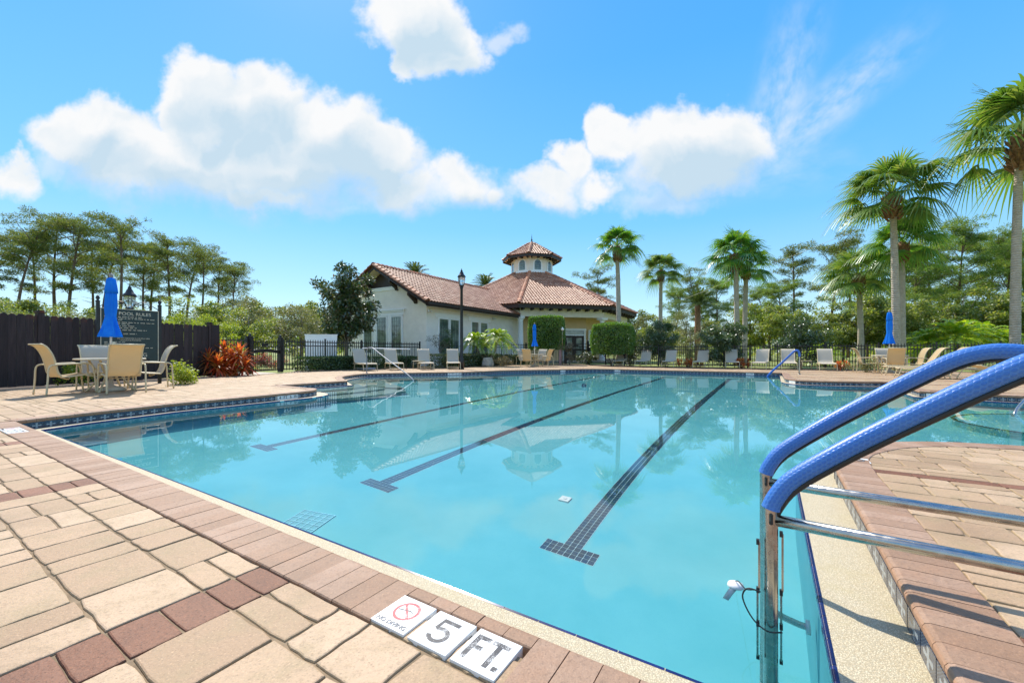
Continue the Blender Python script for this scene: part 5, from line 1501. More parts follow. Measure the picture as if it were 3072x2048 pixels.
    for k in (7, 0, 1, 2):
        c = Oc(Rc - .05, k); m = MB()
        m.lathe([(.26, .2), (.26, .5), (.22, .55), (.215, 2.2), (.195, 3.30), (.21, 3.32), (.21, 3.36), (.195, 3.38), (.195, 3.46), (.25, 3.52), (.29, 3.58), (.29, 3.60)], 24, tuple(c)); m.box(c + Vector((0, 0, 3.69)), (.66, .66, .18), a0 + k * math.pi / 4); m.box(c + Vector((0, 0, .1)), (.62, .62, .2), a0 + k * math.pi / 4)
        smooth_by_angle(m.build('column', M['trim'], o), 40)
    Ri = 7.6
    iw = MB(); vs = [tuple(Oc(Ri, k, 0)) for k in k8] + [tuple(Oc(Ri, k, 4.2)) for k in k8]
    iw.add(vs, [(k, (k + 1) % 8, 8 + (k + 1) % 8, 8 + k) for k in k8]); iw.build('porch_wall', M['tanstucco'], o)
    pf = MB(); pf.add([tuple(Oc(Rc + .5, k, .12)) for k in k8] + [tuple(Oc(Rc + .5, k, -.05)) for k in k8], [tuple(range(8))] + [(8 + k, 8 + (k + 1) % 8, (k + 1) % 8, k) for k in k8]); pf.build('porch_floor', M['path'], o)
    # doors on the front wall of the porch
    A, B = Oc(Ri, 0), Oc(Ri, 1); e = (B - A).normalized(); nrm = Vector((e.y, -e.x, 0)); ang = math.atan2(e.y, e.x); mid = (A + B) / 2 + e * 1.75
    at_ = lambda x, d, z: mid + e * x + nrm * d + Vector((0, 0, z))
    m = MB()
    for x in (-1.02, 1.02): m.box(at_(x, .06, 1.4), (.16, .14, 2.8), ang)
    m.box(at_(0, .062, 2.86), (2.3, .16, .16), ang); m.box(at_(0, .06, 2.36), (1.88, .12, .10), ang); m.build('door_frame', M['trim'], o)
    MB().box(at_(0, .03, 2.60), (1.88, .04, .38), ang).build('transom', M['winglass'], o)
    for sx in (-1, 1):
        dmb = MB().box(at_(sx * .47, .04, 1.22), (.92, .06, 2.18), ang).build('door', M['bronze'], o)
        MB().box(at_(sx * .47, .075, 1.35), (.50, .02, 1.5), ang).build('pane', M['winglass'], dmb)
        MB().box(at_(sx * .06, .10, 1.15), (.03, .05, .3), ang).build('handle', M['steel'], dmb)
    for x in (2.1,): window(mid + e * 1.5, e, nrm, .62, .9, 2.75, 2, 4, .09)
    window(Oc(Ri, 7) * .45 + Oc(Ri, 0) * .55, (Oc(Ri, 0) - Oc(Ri, 7)).normalized(), Vector(((Oc(Ri, 0) - Oc(Ri, 7)).normalized().y, -(Oc(Ri, 0) - Oc(Ri, 7)).normalized().x, 0)), .9, .9, 2.3, 2, 4)
    MB().box((Oc(Rc, 0) + Oc(Rc, 7)) / 2 + Vector((0, 0, 1.0)) + (Oc(Rc, 0) - Oc(Rc, 7)).normalized() * 2.6, (2.4, .12, .9), math.atan2((Oc(Rc, 0) - Oc(Rc, 7)).y, (Oc(Rc, 0) - Oc(Rc, 7)).x)).build('low_wall', M['trim'], o)
    # ---- cupola
    rb = 2.16; z0 = 8.55; z1 = 10.35
    cp = MB(); vs = [tuple(Oc(rb, k, z0)) for k in k8] + [tuple(Oc(rb, k, z1)) for k in k8]; cp.add(vs, [(k, (k + 1) % 8, 8 + (k + 1) % 8, 8 + k) for k in k8] + [tuple(range(8, 16))])
    cu = cp.build('cupola', M['stucco'], o)
    tr2 = MB(); ring(tr2, [Oc(rb + .14, k) for k in k8], [Oc(rb - .1, k) for k in k8], 8.62, 8.86); ring(tr2, [Oc(rb + .08, k) for k in k8], [Oc(rb - .1, k) for k in k8], 8.86, 8.94); tr2.build('cupola_base', M['trim'], cu)
    for k in k8:
        A, B = Oc(rb, k), Oc(rb, k + 1); e = (B - A).normalized(); nrm = Vector((e.y, -e.x, 0)); L = (B - A).length
        window(A + e * (L / 2 - .34), e, nrm, .68, 9.05, 10.05, 3, 4, .14, True)
    Rq = 3.02; zq = 10.42; zp = 12.25
    cr = MB(); vs = [tuple(Oc(Rq, k, zq)) for k in k8] + [tuple(C + Vector((0, 0, zp)) - base)] + [tuple(Oc(Rq, k, zq - .06)) for k in k8] + [tuple(Oc(rb - .1, k, zq - .06)) for k in k8]
    cr.add(vs, [(k, (k + 1) % 8, 8) for k in k8] + [(k, 9 + k, 9 + (k + 1) % 8, (k + 1) % 8) for k in k8], 0); cr.add([vs[9 + k] for k in range(16)], [((k + 1) % 8, k, 8 + k, 8 + (k + 1) % 8) for k in k8], 1)
    crf = cr.build('cupola_roof', [M['rooftile'], M['soffit']], o)
    cf = MB(); ring(cf, [Oc(Rq + .05, k) for k in k8], [Oc(Rq - .03, k) for k in k8], zq - .22, zq + .02); cf.build('cupola_fascia', M['bronze'], crf)
    ct = MB()
    for k in k8:
        A, B = Oc(Rq + .08, k, zq), Oc(Rq + .08, k + 1, zq); e = (B - A).normalized(); mid = (A + B) / 2; top = C + Vector((0, 0, zp)) - base; up = (top - mid).normalized(); nn = e.cross(up)
        if nn.z < 0: e = -e; nn = e.cross(up)
        SL = (top - mid).length; half = (B - A).length / 2; nr = int(SL / .34)
        for r in range(nr):
            hw = half * (1 - r / nr) - .1; m_ = int(max(0, hw) / .255)
            for c_ in range(-m_, m_ + 1):
                mt = rotm(e, up, nn); pos = mid + up * (SL * r / nr) + e * c_ * .255; ct.add([pos + mt @ Vector(v) for v in bt.v], bt.f)
        A = Oc(Rq + .08, k, zq + .02); up = (top - A).normalized(); e = up.cross(Vector((0, 0, 1))).normalized(); nn = e.cross(up); L = (top - A).length
        for r in range(int(L / .36)): mt = Matrix.Translation(A + up * .36 * r + nn * .01) @ rotm(e, up, nn).to_4x4(); ct.add([mt @ Vector(v) for v in cap.v], cap.f)
        # corbels under the eave
        for f_ in (.12, .5, .88):
            q = Oc(rb, k) + (Oc(rb, k + 1) - Oc(rb, k)) * f_; outv = (q - (C - base)); outv.z = 0; outv.normalize(); MB().beam(q + Vector((0, 0, 10.27)), q + outv * .55 + Vector((0, 0, 10.27)), .14, .16).build('corbel', M['bronze'], cu)
    tag(ct.build('tile_field', M['rooftile'], crf), kind='stuff')
    MB().lathe([(.12, 12.2), (.14, 12.34), (.05, 12.42), (.09, 12.55), (.04, 12.62), (.03, 12.8), (.005, 13.15)], 10, tuple(C - base)).build('finial', M['iron'], crf, True)
def ring(mb, outer, inner, z0, z1):
    n = len(outer); vs = [tuple(Vector((p.x, p.y, z))) for z in (z0, z1) for p in outer] + [tuple(Vector((p.x, p.y, z))) for z in (z0, z1) for p in inner]
    fs = []
    for k in range(n):
        j = (k + 1) % n
        fs += [(k, j, n + j, n + k), (2 * n + j, 2 * n + k, 3 * n + k, 3 * n + j), (n + k, n + j, 3 * n + j, 3 * n + k), (j, k, 2 * n + k, 2 * n + j)]
    mb.add(vs, fs)
clubhouse()
# ================================================================== VEGETATION
def np_mesh(name, v, f, mat):
    me = bpy.data.meshes.new(name); nv, nf = len(v), len(f); k = f.shape[1]
    me.vertices.add(nv); me.vertices.foreach_set('co', np.asarray(v, np.float32).ravel())
    me.loops.add(nf * k); me.loops.foreach_set('vertex_index', np.asarray(f, np.int32).ravel())
    me.polygons.add(nf); me.polygons.foreach_set('loop_start', np.arange(0, nf * k, k, dtype=np.int32)); me.polygons.foreach_set('loop_total', np.full(nf, k, np.int32))
    me.update(calc_edges=True); me.materials.append(mat); return me
def unit(a): return a / np.maximum(1e-9, np.linalg.norm(a, axis=-1, keepdims=True))
def leaves(c, d, nrm, L, Wd, droop=0.0):
    """one kite-shaped leaf per centre: base at c, along d"""
    n = len(c); L = np.broadcast_to(np.asarray(L, float).reshape(-1, 1) if np.ndim(L) else L, (n, 1)); Wd = np.broadcast_to(np.asarray(Wd, float).reshape(-1, 1) if np.ndim(Wd) else Wd, (n, 1))
    s = unit(np.cross(d, nrm)); tip = c + d * L; tip[:, 2] -= (droop * L)[:, 0]
    mid = c + d * L * .5
    v = np.stack([c, mid + s * Wd / 2, tip, mid - s * Wd / 2], 1).reshape(-1, 3)
    return v, np.arange(4 * n).reshape(-1, 4)
def sphere(g, n): return unit(g.normal(size=(n, 3)))
def tree_root(name, loc, rz, label, cat, group, trunk_me, crown_me, s=1.0):
    o = thing(name, loc, rz, label, cat, group); o.scale = (s, s, s)
    if trunk_me: link('trunk', trunk_me, o)
    if crown_me: link('crown', crown_me, o)
    return o
def pine_meshes(seed, hgt=15.0, spread=3.6, start=.45, mat='needle', dens=1.0, flat=.75, lean=.09):
    g = np.random.default_rng(seed); r = random.Random(seed); tb = MB()
    lx, ly = r.uniform(-lean, lean) * hgt, r.uniform(-lean, lean) * hgt
    def trunk(f): return Vector((lx * f * f + .12 * math.sin(f * 5 + seed), ly * f * f + .12 * math.cos(f * 4 + seed), hgt * f))
    tb.tube([trunk(k / 10) for k in range(11)], [hgt * .0135 * (1 - .82 * k / 10) + .02 for k in range(11)], 7)
    C = []; 
    nl = int(21 * dens)
    for k in range(nl):
        if r.random() < .22: continue
        f = start + (1 - start) * ((k + r.random()) / nl) ** .9
        a = k * 2.4 + r.uniform(-.5, .5); prof = math.sin(math.pi * (.13 + .66 * (f - start) / (1 - start))) ** .9
        L = spread * prof * r.uniform(.5, 1.3)
        p0 = trunk(f * .985); el = r.uniform(-.05, .75) + .45 * (f - start) / (1 - start)
        pts = [p0]; d = Vector((math.cos(a) * math.cos(el), math.sin(a) * math.cos(el), math.sin(el)))
        for j in range(1, 5): pts.append(p0 + d * L * j / 4 + Vector((r.uniform(-.1, .1), r.uniform(-.1, .1), -.10 * L * (j / 4) ** 2 + r.uniform(-.06, .12))))
        tb.tube(pts, [.05 * (1 - .75 * j / 4) * hgt / 15 + .008 for j in range(5)], 5, False)
        for j in range(2, 5):
            for q in range(4 if j > 2 else 2):
                c = pts[j] + Vector((r.uniform(-.7, .7), r.uniform(-.7, .7), r.uniform(-.05, .42))) * (L / 3 + .35)
                C.append((c, r.uniform(.20, .56) * (.75 + L / 9)))
                if r.random() < .5: tb.tube([pts[j], c], [.018, .008], 4, False)
        if r.random() < .18: # a bare dead limb below
            fb = r.uniform(start * .55, start); pb = trunk(fb); ab = r.uniform(0, 6.3); tb.tube([pb, pb + Vector((math.cos(ab), math.sin(ab), .25)) * r.uniform(.6, 1.6)], [.03, .008], 4, False)
    for q in range(5): C.append((trunk(1) + Vector((r.uniform(-.7, .7), r.uniform(-.7, .7), r.uniform(-.5, .3))), .55))
    V_, F_ = [], []; off = 0
    for c, rad in C:
        n = int(105 * dens * (rad / .5) ** 1.4); d = sphere(g, n); d[:, 2] = d[:, 2] * .6 + .25; d = unit(d)
        rr = g.random((n, 1)) ** .5 * rad; pos = np.array(c) + d * rr * np.array([1.25, 1.25, flat])
        v, f = leaves(pos, unit(d + g.normal(size=(n, 3)) * .35), sphere(g, n), g.uniform(.18, .36, n), .06)
        V_.append(v); F_.append(f + off); off += len(v)
    return tb.mesh('trunk', M['bark'], True), np_mesh('crown', np.concatenate(V_), np.concatenate(F_), M[mat])
def broad_meshes(seed, hgt=6.0, rx=2.6, mat='leaf_mid', nclump=34, per=170, L=.20, Wd=.12, bark='barkgrey', base=.18, upright=1.0):
    g = np.random.default_rng(seed); r = random.Random(seed); tb = MB(); C = []
    tb.tube([(0, 0, 0), (.05, .02, hgt * .3), (.02, -.04, hgt * .6), (0, 0, hgt * .9)], [hgt * .022, hgt * .017, hgt * .010, .015], 7)
    for k in range(nclump):
        u_ = sphere(g, 1)[0]; q = r.random() ** .45
        c = Vector((u_[0] * rx * q, u_[1] * rx * q, hgt * (base + .5 * (1 - base)) + u_[2] * hgt * .5 * (1 - base) * q * upright))
        C.append((c, r.uniform(.32, .6) * rx * .42))
        if k % 2 == 0: tb.tube([(0, 0, min(c.z * .6, hgt * .5)), tuple((Vector((0, 0, c.z * .75)) + c) / 2), tuple(c)], [hgt * .008, hgt * .005, .01], 5, False)
    V_, F_ = [], []; off = 0
    for c, rad in C:
        n = per; d = sphere(g, n); rr = g.random((n, 1)) ** .4 * rad; pos = np.array(c) + d * rr * np.array([1.15, 1.15, .85]) + g.normal(size=(n, 3)) * .06
        dd = unit(d * .6 + g.normal(size=(n, 3)) * .7 + np.array([0, 0, -.1])); nr = unit(g.normal(size=(n, 3)) * .6 + np.array([0, 0, 1.0]))
        v, f = leaves(pos, dd, nr, g.uniform(.6, 1.25, n) * L, g.uniform(.7, 1.2, n) * Wd); V_.append(v); F_.append(f + off); off += len(v)
    return tb.mesh('trunk', M[bark], True), np_mesh('crown', np.concatenate(V_), np.concatenate(F_), M[mat])
def fan_palm_meshes(seed, hgt, mat='frond', nf=30, blade=1.05, pet=.95, wind=(.0, 0), skirt=.0, r0=.19):
    """tall fan palm: ringed trunk, boots, fronds whose fingers hang at the tips"""
    r = random.Random(seed); tb = MB(); bm = MB(); lean = Vector((r.uniform(-.25, .25), r.uniform(-.1, .1), 0))
    pos = lambda f: lean * f * f + Vector((0, 0, hgt * f))
    prof = [r0 * (1.35 if k == 0 else 1.0) * (1 - .28 * k / 12) * (1 + .04 * math.sin(k * 3.1)) for k in range(13)]
    tb.tube([pos(k / 12) for k in range(13)], prof, 14)
    top = pos(1.0); bm.tube([pos(.90), pos(.95), top, top + Vector((0, 0, .25))], [r0 * .8, r0 * 1.3, r0 * 1.35, r0 * .6], 12)
    for k in range(46):
        a = k * 2.4; f = .885 + .115 * (k / 46); p = pos(f); d = Vector((math.cos(a), math.sin(a), 0)); bm.tube([p + d * r0 * .85, p + d * r0 * 1.5 + Vector((0, 0, .14)), p + d * r0 * 1.75 + Vector((0, 0, .25))], [.05, .04, .012], 4, False)
    fv = []; ff = []
    def tri_strip(P, w0, w1, side):
        n = len(P); o_ = len(fv)
        for i, p in enumerate(P):
            w = w0 + (w1 - w0) * i / (n - 1); fv.append(tuple(p + side * w)); fv.append(tuple(p - side * w))
        for i in range(n - 1): ff.append((o_ + 2 * i, o_ + 2 * i + 2, o_ + 2 * i + 3, o_ + 2 * i + 1))
    W_ = Vector((wind[0], wind[1], 0))
    for k in range(nf):
        a = k * 2.39996 + r.uniform(-.25, .25); f = (k + .5) / nf; el = R(80 - 105 * f ** 1.15 + r.uniform(-12, 12))
        d = (Vector((math.cos(a) * math.cos(el), math.sin(a) * math.cos(el), math.sin(el))) + W_ * .5).normalized()
        p0 = top + Vector((0, 0, .15)) ; L = pet * r.uniform(.8, 1.15)
        pts = [p0 + d * (L * j / 4) + Vector((0, 0, -.16 * L * (j / 4) ** 2)) + W_ * .2 * (j / 4) ** 2 for j in range(5)]
        side = d.cross(Vector((0, 0, 1)));
        if side.length < .05: side = Vector((1, 0, 0))
        side.normalize(); tri_strip(pts, .035, .018, side)
        h_ = pts[-1]; fd = (pts[-1] - pts[-2]).normalized(); nrm = side.cross(fd).normalized()
        nb = 27; B = blade * r.uniform(.8, 1.12); curl = r.uniform(.35, .95)
        for j in range(nb):
            t = -1.95 + 3.9 * j / (nb - 1)
            ld = (fd * math.cos(t) + side * math.sin(t)).normalized(); LL = B * (1 - .13 * abs(t)) * r.uniform(.9, 1.05)
            pp = []
            for q in range(5):
                s_ = q / 4; pp.append(h_ + ld * LL * s_ + nrm * (-.10 * LL * abs(math.sin(t)) * s_) + Vector((0, 0, -(curl + .35 * r.random()) * LL * max(0, s_ - .35) ** 1.5 * 1.1)) + W_ * .45 * s_ * s_)
            sd = ld.cross(nrm).normalized(); wj = .046
            o_ = len(fv)
            for q, p in enumerate(pp):
                w = (.020 + (wj - .020) * min(1, q / 2)) if q < 2 else (wj * .78 if q == 2 else (wj * .42 if q == 3 else .004))
                fv.append(tuple(p + sd * w + nrm * .008)); fv.append(tuple(p - sd * w))
            for q in range(4): ff.append((o_ + 2 * q, o_ + 2 * q + 2, o_ + 2 * q + 3, o_ + 2 * q + 1))
    return tb.mesh('trunk', M['palmtrunk'], True), bm.mesh('boots', M['boot']), np_mesh('fronds', np.array(fv), np.array(ff), M[mat])
def feather_mesh(seed, nf=30, L=1.2, mat='feather', lf=.30, up=(75, -25), npair=22, wdt=.022, arch=.55):
    """crown of feather fronds, base at the origin"""
    r = random.Random(seed); fv = []; ff = []
    for k in range(nf):
        a = k * 2.39996 + r.uniform(-.2, .2); f = (k + .5) / nf; el = R(up[0] + (up[1] - up[0]) * f + r.uniform(-6, 6)); LL = L * r.uniform(.8, 1.1)
        d = Vector((math.cos(a) * math.cos(el), math.sin(a) * math.cos(el), math.sin(el))); P = []
        for j in range(9):
            s_ = j / 8; P.append(d * LL * s_ + Vector((0, 0, -arch * LL * s_ ** 2.1)))
        side = d.cross(Vector((0, 0, 1)));
        if side.length < .05: side = Vector((1, 0, 0))
        side.normalize(); o_ = len(fv)
        for i, p in enumerate(P): w = .012 * (1 - i / 9); fv += [tuple(p + side * w), tuple(p - side * w)]
        for i in range(8): ff.append((o_ + 2 * i, o_ + 2 * i + 2, o_ + 2 * i + 3, o_ + 2 * i + 1))
        for j in range(npair):
            s_ = .14 + .86 * j / npair; x = s_ * 8; i = min(7, int(x)); p = P[i].lerp(P[i + 1], x - i); t = (P[min(8, i + 1)] - P[i]).normalized(); nn = side.cross(t).normalized()
            for sd in (-1, 1):
                ld = (side * sd * .8 + t * .55 + nn * .22).normalized(); q = lf * (1 - .55 * abs(s_ - .45)) * r.uniform(.85, 1.1); m = p + ld * q * .55 + Vector((0, 0, -.02 * q)); e = p + ld * q + Vector((0, 0, -.30 * q)); wv = t * wdt
                o_ = len(fv); fv += [tuple(p), tuple(m + wv), tuple(e), tuple(m - wv)]; ff.append((o_, o_ + 1, o_ + 2, o_ + 3))
    return np_mesh('fronds', np.array(fv), np.array(ff), M[mat])
def box_hedge(name, loc, rz, size, label, mat, n, L=.085, Wd=.055, rnd_=.25, trunk=0.0, cat='hedge', group=None):
    """clipped hedge: rounded leaf shell over a dark twiggy core"""
    g = np.random.default_rng(n); o = thing(name, loc, rz, label, cat, group); x, y, z = size
    area = np.array([y * z, y * z, x * z, x * z, x * y * 1.3]); pick = g.choice(5, n, p=area / area.sum()); u1 = g.uniform(-1, 1, n); u2 = g.uniform(-1, 1, n); P = np.zeros((n, 3)); N = np.zeros((n, 3))
    for k, (ax, sg) in enumerate(((0, -1), (0, 1), (1, -1), (1, 1), (2, 1))):
        m = pick == k; o1, o2 = [i for i in range(3) if i != ax]; P[m, ax] = sg; P[m, o1] = u1[m]; P[m, o2] = u2[m]; N[m, ax] = sg
    # round the box
    ln = np.linalg.norm(P, axis=1, keepdims=True); P = P * (1 - rnd_) + P / ln * 1.15 * rnd_
    P += N * g.uniform(-.10, .03, (n, 1)) * (1 / np.array([x / 2, y / 2, z / 2])).mean() * .9 + g.normal(size=(n, 3)) * .020 + unit(P) * (g.random((n, 1)) < .05) * g.uniform(.0, .09, (n, 1))
    pos = P * np.array([x / 2, y / 2, z / 2]) + np.array([0, 0, z / 2 + trunk])
    d = unit(N * .5 + g.normal(size=(n, 3)) * .7 + np.array([0, 0, .3])); nr = unit(N + g.normal(size=(n, 3)) * .6)
    v, f = leaves(pos, d, nr, g.uniform(.7, 1.25, n) * L, g.uniform(.7, 1.2, n) * Wd); link('foliage', np_mesh('foliage', v, f, M[mat]), o)
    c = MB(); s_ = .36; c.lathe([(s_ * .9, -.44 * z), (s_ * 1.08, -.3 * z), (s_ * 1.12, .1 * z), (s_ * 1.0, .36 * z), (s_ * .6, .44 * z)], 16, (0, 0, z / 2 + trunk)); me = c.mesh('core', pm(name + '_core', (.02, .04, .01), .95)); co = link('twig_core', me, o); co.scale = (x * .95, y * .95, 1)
    if trunk > .05:
        t = MB(); r = random.Random(n)
        for k in range(5): a = r.uniform(0, 6.3); t.tube([(r.uniform(-.15, .15), r.uniform(-.15, .15), 0), (math.cos(a) * x * .15, math.sin(a) * y * .15, trunk * .6), (math.cos(a) * x * .28, math.sin(a) * y * .28, trunk + .3)], [.035, .03, .02], 6)
        t.build('stem', M['barkgrey'], o, True)
    return o

# ---- pines behind the wooden fence
PV = [pine_meshes(11 + k, 15.0, (3.5, 2.7, 2.5, 3.9, 2.9)[k], (.50, .60, .66, .46, .57)[k], dens=(1.0, .8, .7, 1.0, .85)[k]) for k in range(5)]
PB = [pine_meshes(31 + k, 15.0, (4.4, 4.0, 4.6)[k], (.22, .3, .16)[k], 'needle2', 1.5, .85) for k in range(3)]
left = [(-15, 690, 42), (45, 665, 40), (105, 700, 50), (165, 655, 46), (205, 640, 42), (275, 720, 52), (300, 690, 48), (362, 655, 40), (430, 735, 50), (452, 720, 56), (505, 705, 46), (552, 730, 52), (605, 752, 46), (655, 768, 48), (700, 790, 44)]
for k, (px, top, Y) in enumerate(left):
    h_ = zat(top, Y) * .95; v = PV[(k * 3 + 1) % 5]
    tree_root('pine_tree', at(px, Y, -.06), k * 1.3, f'{ORD[k]} pine from the left in the tall row behind the wooden fence', 'pine tree', 'pines behind the wooden fence', *v, h_ / 15.3)
right = [(1795, 820, 50, 0), (2100, 830, 48, 0), (2120, 905, 44, 1), (2150, 850, 44, 1), (2290, 880, 46, 1), (2385, 752, 40, 0), (2355, 860, 36, 1), (2490, 735, 46, 0), (2545, 770, 50, 0), (2600, 830, 40, 1), (2745, 760, 34, 1), (2800, 735, 40, 0), (2870, 720, 36, 1), (2950, 735, 42, 1), (3020, 760, 36, 1), (3090, 740, 40, 1), (2680, 800, 44, 1), (2025, 880, 46, 1), (2230, 870, 52, 0)]
right.sort()
for k, (px, top, Y, b) in enumerate(right):
    Y *= 1.3; h_ = zat(top, Y); v = (PB[k % 3] if b else PV[(k * 2) % 5])
    tree_root('pine_tree', at(px, Y, -.06), k * 1.7, f'{ORD[k]} pine from the left in the wood right of the clubhouse', 'pine tree', 'pines right of the clubhouse', *v, h_ / 15.3)
# ---- broadleaf understorey
BV = [broad_meshes(51, 6, 2.7, 'leaf_mid', 36, 200), broad_meshes(52, 6, 3.0, 'leaf_olive', 38, 200, .17, .09), broad_meshes(53, 6, 2.5, 'leaf_mid', 30, 200, .22, .13), broad_meshes(54, 6, 2.6, 'leaf_bright', 30, 190, .18, .11)]
under = [(-40, 900, 30, 0), (30, 885, 34, 2), (60, 935, 24, 1), (150, 905, 32, 0), (215, 925, 26, 0), (250, 940, 22, 1), (330, 920, 30, 2), (430, 925, 32, 0), (540, 900, 34, 0), (570, 940, 24, 3), (625, 945, 22, 3), (665, 905, 30, 2), (715, 890, 34, 1), (745, 930, 28, 0), (790, 905, 38, 2), (850, 915, 34, 1), (905, 920, 32, 1), (950, 905, 40, 2), (1000, 930, 44, 0), (1940, 945, 44, 1), (1905, 930, 46, 2), (1990, 950, 36, 0), (2060, 935, 38, 1), (2180, 935, 36, 0), (2250, 925, 34, 3), (2310, 905, 33, 2), (2360, 930, 30, 2), (2420, 905, 34, 0), (2470, 950, 32, 0), (2530, 930, 34, 2), (2590, 880, 32, 2), (2640, 870, 34, 0), (2700, 900, 30, 2), (2760, 920, 30, 0), (2830, 900, 32, 2), (2890, 870, 34, 0), (2960, 890, 30, 2), (3040, 880, 32, 0), (3110, 900, 28, 2)]
side_ct = {'left': 0, 'right': 0}
for k, (px, top, Y, b) in enumerate(under):
    sd = 'left' if px < 1200 else 'right'; Y *= 1.0 if sd == 'left' else 1.3; i = side_ct[sd]; side_ct[sd] += 1; h_ = zat(top, Y)
    kind = ('leafy green tree', 'greyish green tree', 'leafy green tree', 'bright yellow-green bush')[b]
    o = tree_root('broadleaf_tree', at(px, Y, -.06), k * 2.1, f'{kind}, {ORD[i] if i < 20 else "twenty-first"} from the left in the lower growth {"behind the wooden fence" if sd == "left" else "behind the far fence"}', 'tree', f'lower trees on the {sd}', *BV[b], h_ / 6.0)
    o.scale = (h_ / 6.0 * (1.15 if b != 3 else .95), h_ / 6.0 * 1.15, h_ / 6.0)
# ---- far wood
def far_wood():
    g = np.random.default_rng(5); n = 30000; az = g.uniform(-1.25, 1.25, n); Rr = g.uniform(85, 135, n); top = 5 + 1.8 * np.sin(az * 9) + 1.3 * np.sin(az * 23 + 1) + 1.0 * np.sin(az * 57)
    pos = np.stack([np.sin(az) * Rr, np.cos(az) * Rr, g.random(n) ** .8 * top], 1); v, f = leaves(pos, sphere(g, n), sphere(g, n), g.uniform(.5, 1.1, n), g.uniform(.35, .7, n)); tag(link('far_wood', np_mesh('far_wood', v, f, M['leaf_mid'])), 'hazy belt of distant trees along the horizon', 'woods', None, 'stuff')
far_wood()
# ---- fan palms
FP = [fan_palm_meshes(3, 8.0, 'frond', 28, 1.15, 1.05, (.0, 0)), fan_palm_meshes(4, 8.0, 'frond_dull', 30, 1.3, 1.2, (-.12, .0)), fan_palm_meshes(5, 8.0, 'frond', 28, 1.2, 1.05, (.12, 0))]
palms = [(1857, 745, 29, 0, .17, 'slim fan palm in front of the clubhouse porch, above the rounded hedge'), (1981, 815, 36, 1, .2, 'short fan palm right of the rounded hedge'), (2211, 768, 28, 2, .2, 'fan palm in the centre right, left trunk of a close pair'), (2234, 800, 29.5, 0, .2, 'fan palm in the centre right, right trunk of a close pair'),
         (2583, 830, 27, 1, .2, 'lower fan palm left of the tall pair behind the right umbrella'), (2688, 590, 22, 1, .2, 'tall fan palm with pale trunk directly behind the right umbrella'), (2706, 735, 24, 2, .2, 'fan palm partly hidden behind the tall one at the right umbrella'), (3045, 420, 19, 1, .24, 'very tall fan palm cut by the right edge')]
for k, (px, cy, Y, v, r0, lab) in enumerate(palms):
    h_ = zat(cy, Y); o = thing('fan_palm', at(px, Y, -.06), k * 1.1, lab, 'palm', 'fan palms'); s_ = h_ / 8.0
    tm, bmx, fm = FP[v]; tr = link('trunk', tm, o); tr.scale = (1.0, 1.0, s_)
    top = Vector((0, 0, 8.0)); sc = (1.0, 1.0, 1.12, 1.0, 1.15, 1.3, 1.1, 1.62)[k]
    b = link('boots', bmx, o); b.scale = (sc, sc, sc); b.location = (0, 0, 8.0 * (s_ - sc))
    c = link('crown', fm, o); c.scale = (sc, sc, sc); c.location = (0, 0, 8.0 * (s_ - sc))
# ---- date palms rising behind the roof
DP = feather_mesh(8, 44, 2.6, 'feather_dark', .55, (80, -10), 26, .03, .35)
for px, top, Y, lab in ((1245, 785, 50, 'dark date palm crown showing above the wing ridge'), (1455, 820, 54, 'dark date palm crown showing between the wing and the cupola'), (2093, 860, 40, 'small ragged palm top above the pines left of the palm pair')):
    o = thing('date_palm', at(px, Y, -.06), rnd.uniform(0, 6), lab, 'palm'); z = zat(top, Y) - 1.7
    MB().tube([(0, 0, 0), (0, 0, z)], [.3, .26], 10).build('trunk', M['boot'], o, True); c = link('crown', DP, o); c.location = (0, 0, z)
# ---- clipped hedges by the clubhouse
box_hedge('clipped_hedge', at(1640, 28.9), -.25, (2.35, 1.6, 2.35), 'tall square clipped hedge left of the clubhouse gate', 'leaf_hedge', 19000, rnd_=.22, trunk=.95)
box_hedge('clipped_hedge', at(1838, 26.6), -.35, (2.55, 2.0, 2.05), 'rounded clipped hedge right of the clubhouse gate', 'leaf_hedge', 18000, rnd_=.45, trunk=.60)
dF = Vector((4.55, 6.45, 0)).normalized()
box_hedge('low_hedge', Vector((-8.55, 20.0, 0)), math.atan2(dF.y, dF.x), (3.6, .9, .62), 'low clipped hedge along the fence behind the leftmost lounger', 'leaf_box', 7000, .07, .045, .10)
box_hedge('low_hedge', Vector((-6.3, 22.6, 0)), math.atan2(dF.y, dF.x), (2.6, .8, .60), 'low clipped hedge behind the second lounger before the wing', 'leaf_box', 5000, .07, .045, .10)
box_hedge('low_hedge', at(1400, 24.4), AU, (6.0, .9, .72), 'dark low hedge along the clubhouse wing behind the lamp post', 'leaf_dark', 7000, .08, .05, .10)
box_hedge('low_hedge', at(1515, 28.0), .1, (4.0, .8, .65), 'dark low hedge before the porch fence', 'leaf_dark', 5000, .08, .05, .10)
def shrub(px, Y, hgt, rx, label, mat, n=26, per=150, L=.10, Wd=.05, name='shrub', cat='shrub', base=.03, z=0.0):
    t, c = broad_meshes(int(px), hgt, rx, mat, n, per, L, Wd, base=base); return tree_root(name, at(px, Y, z), 0, label, cat, None, t, c)
shrub(1038, 24.0, zat(800, 24.0), 1.75, 'magnolia tree with dark glossy leaves left of the clubhouse gable', 'leaf_dark', 70, 190, .22, .09, 'magnolia_tree', 'tree', .20)
shrub(1975, 26.6, 2.9, 1.25, 'dark glossy shrub behind the second and third loungers on the far side', 'leaf_gloss', 60, 200, .12, .06)
shrub(2172, 24.2, 2.75, 1.2, 'bushy glossy shrub behind the fifth lounger on the far side', 'leaf_gloss', 60, 200, .12, .06)
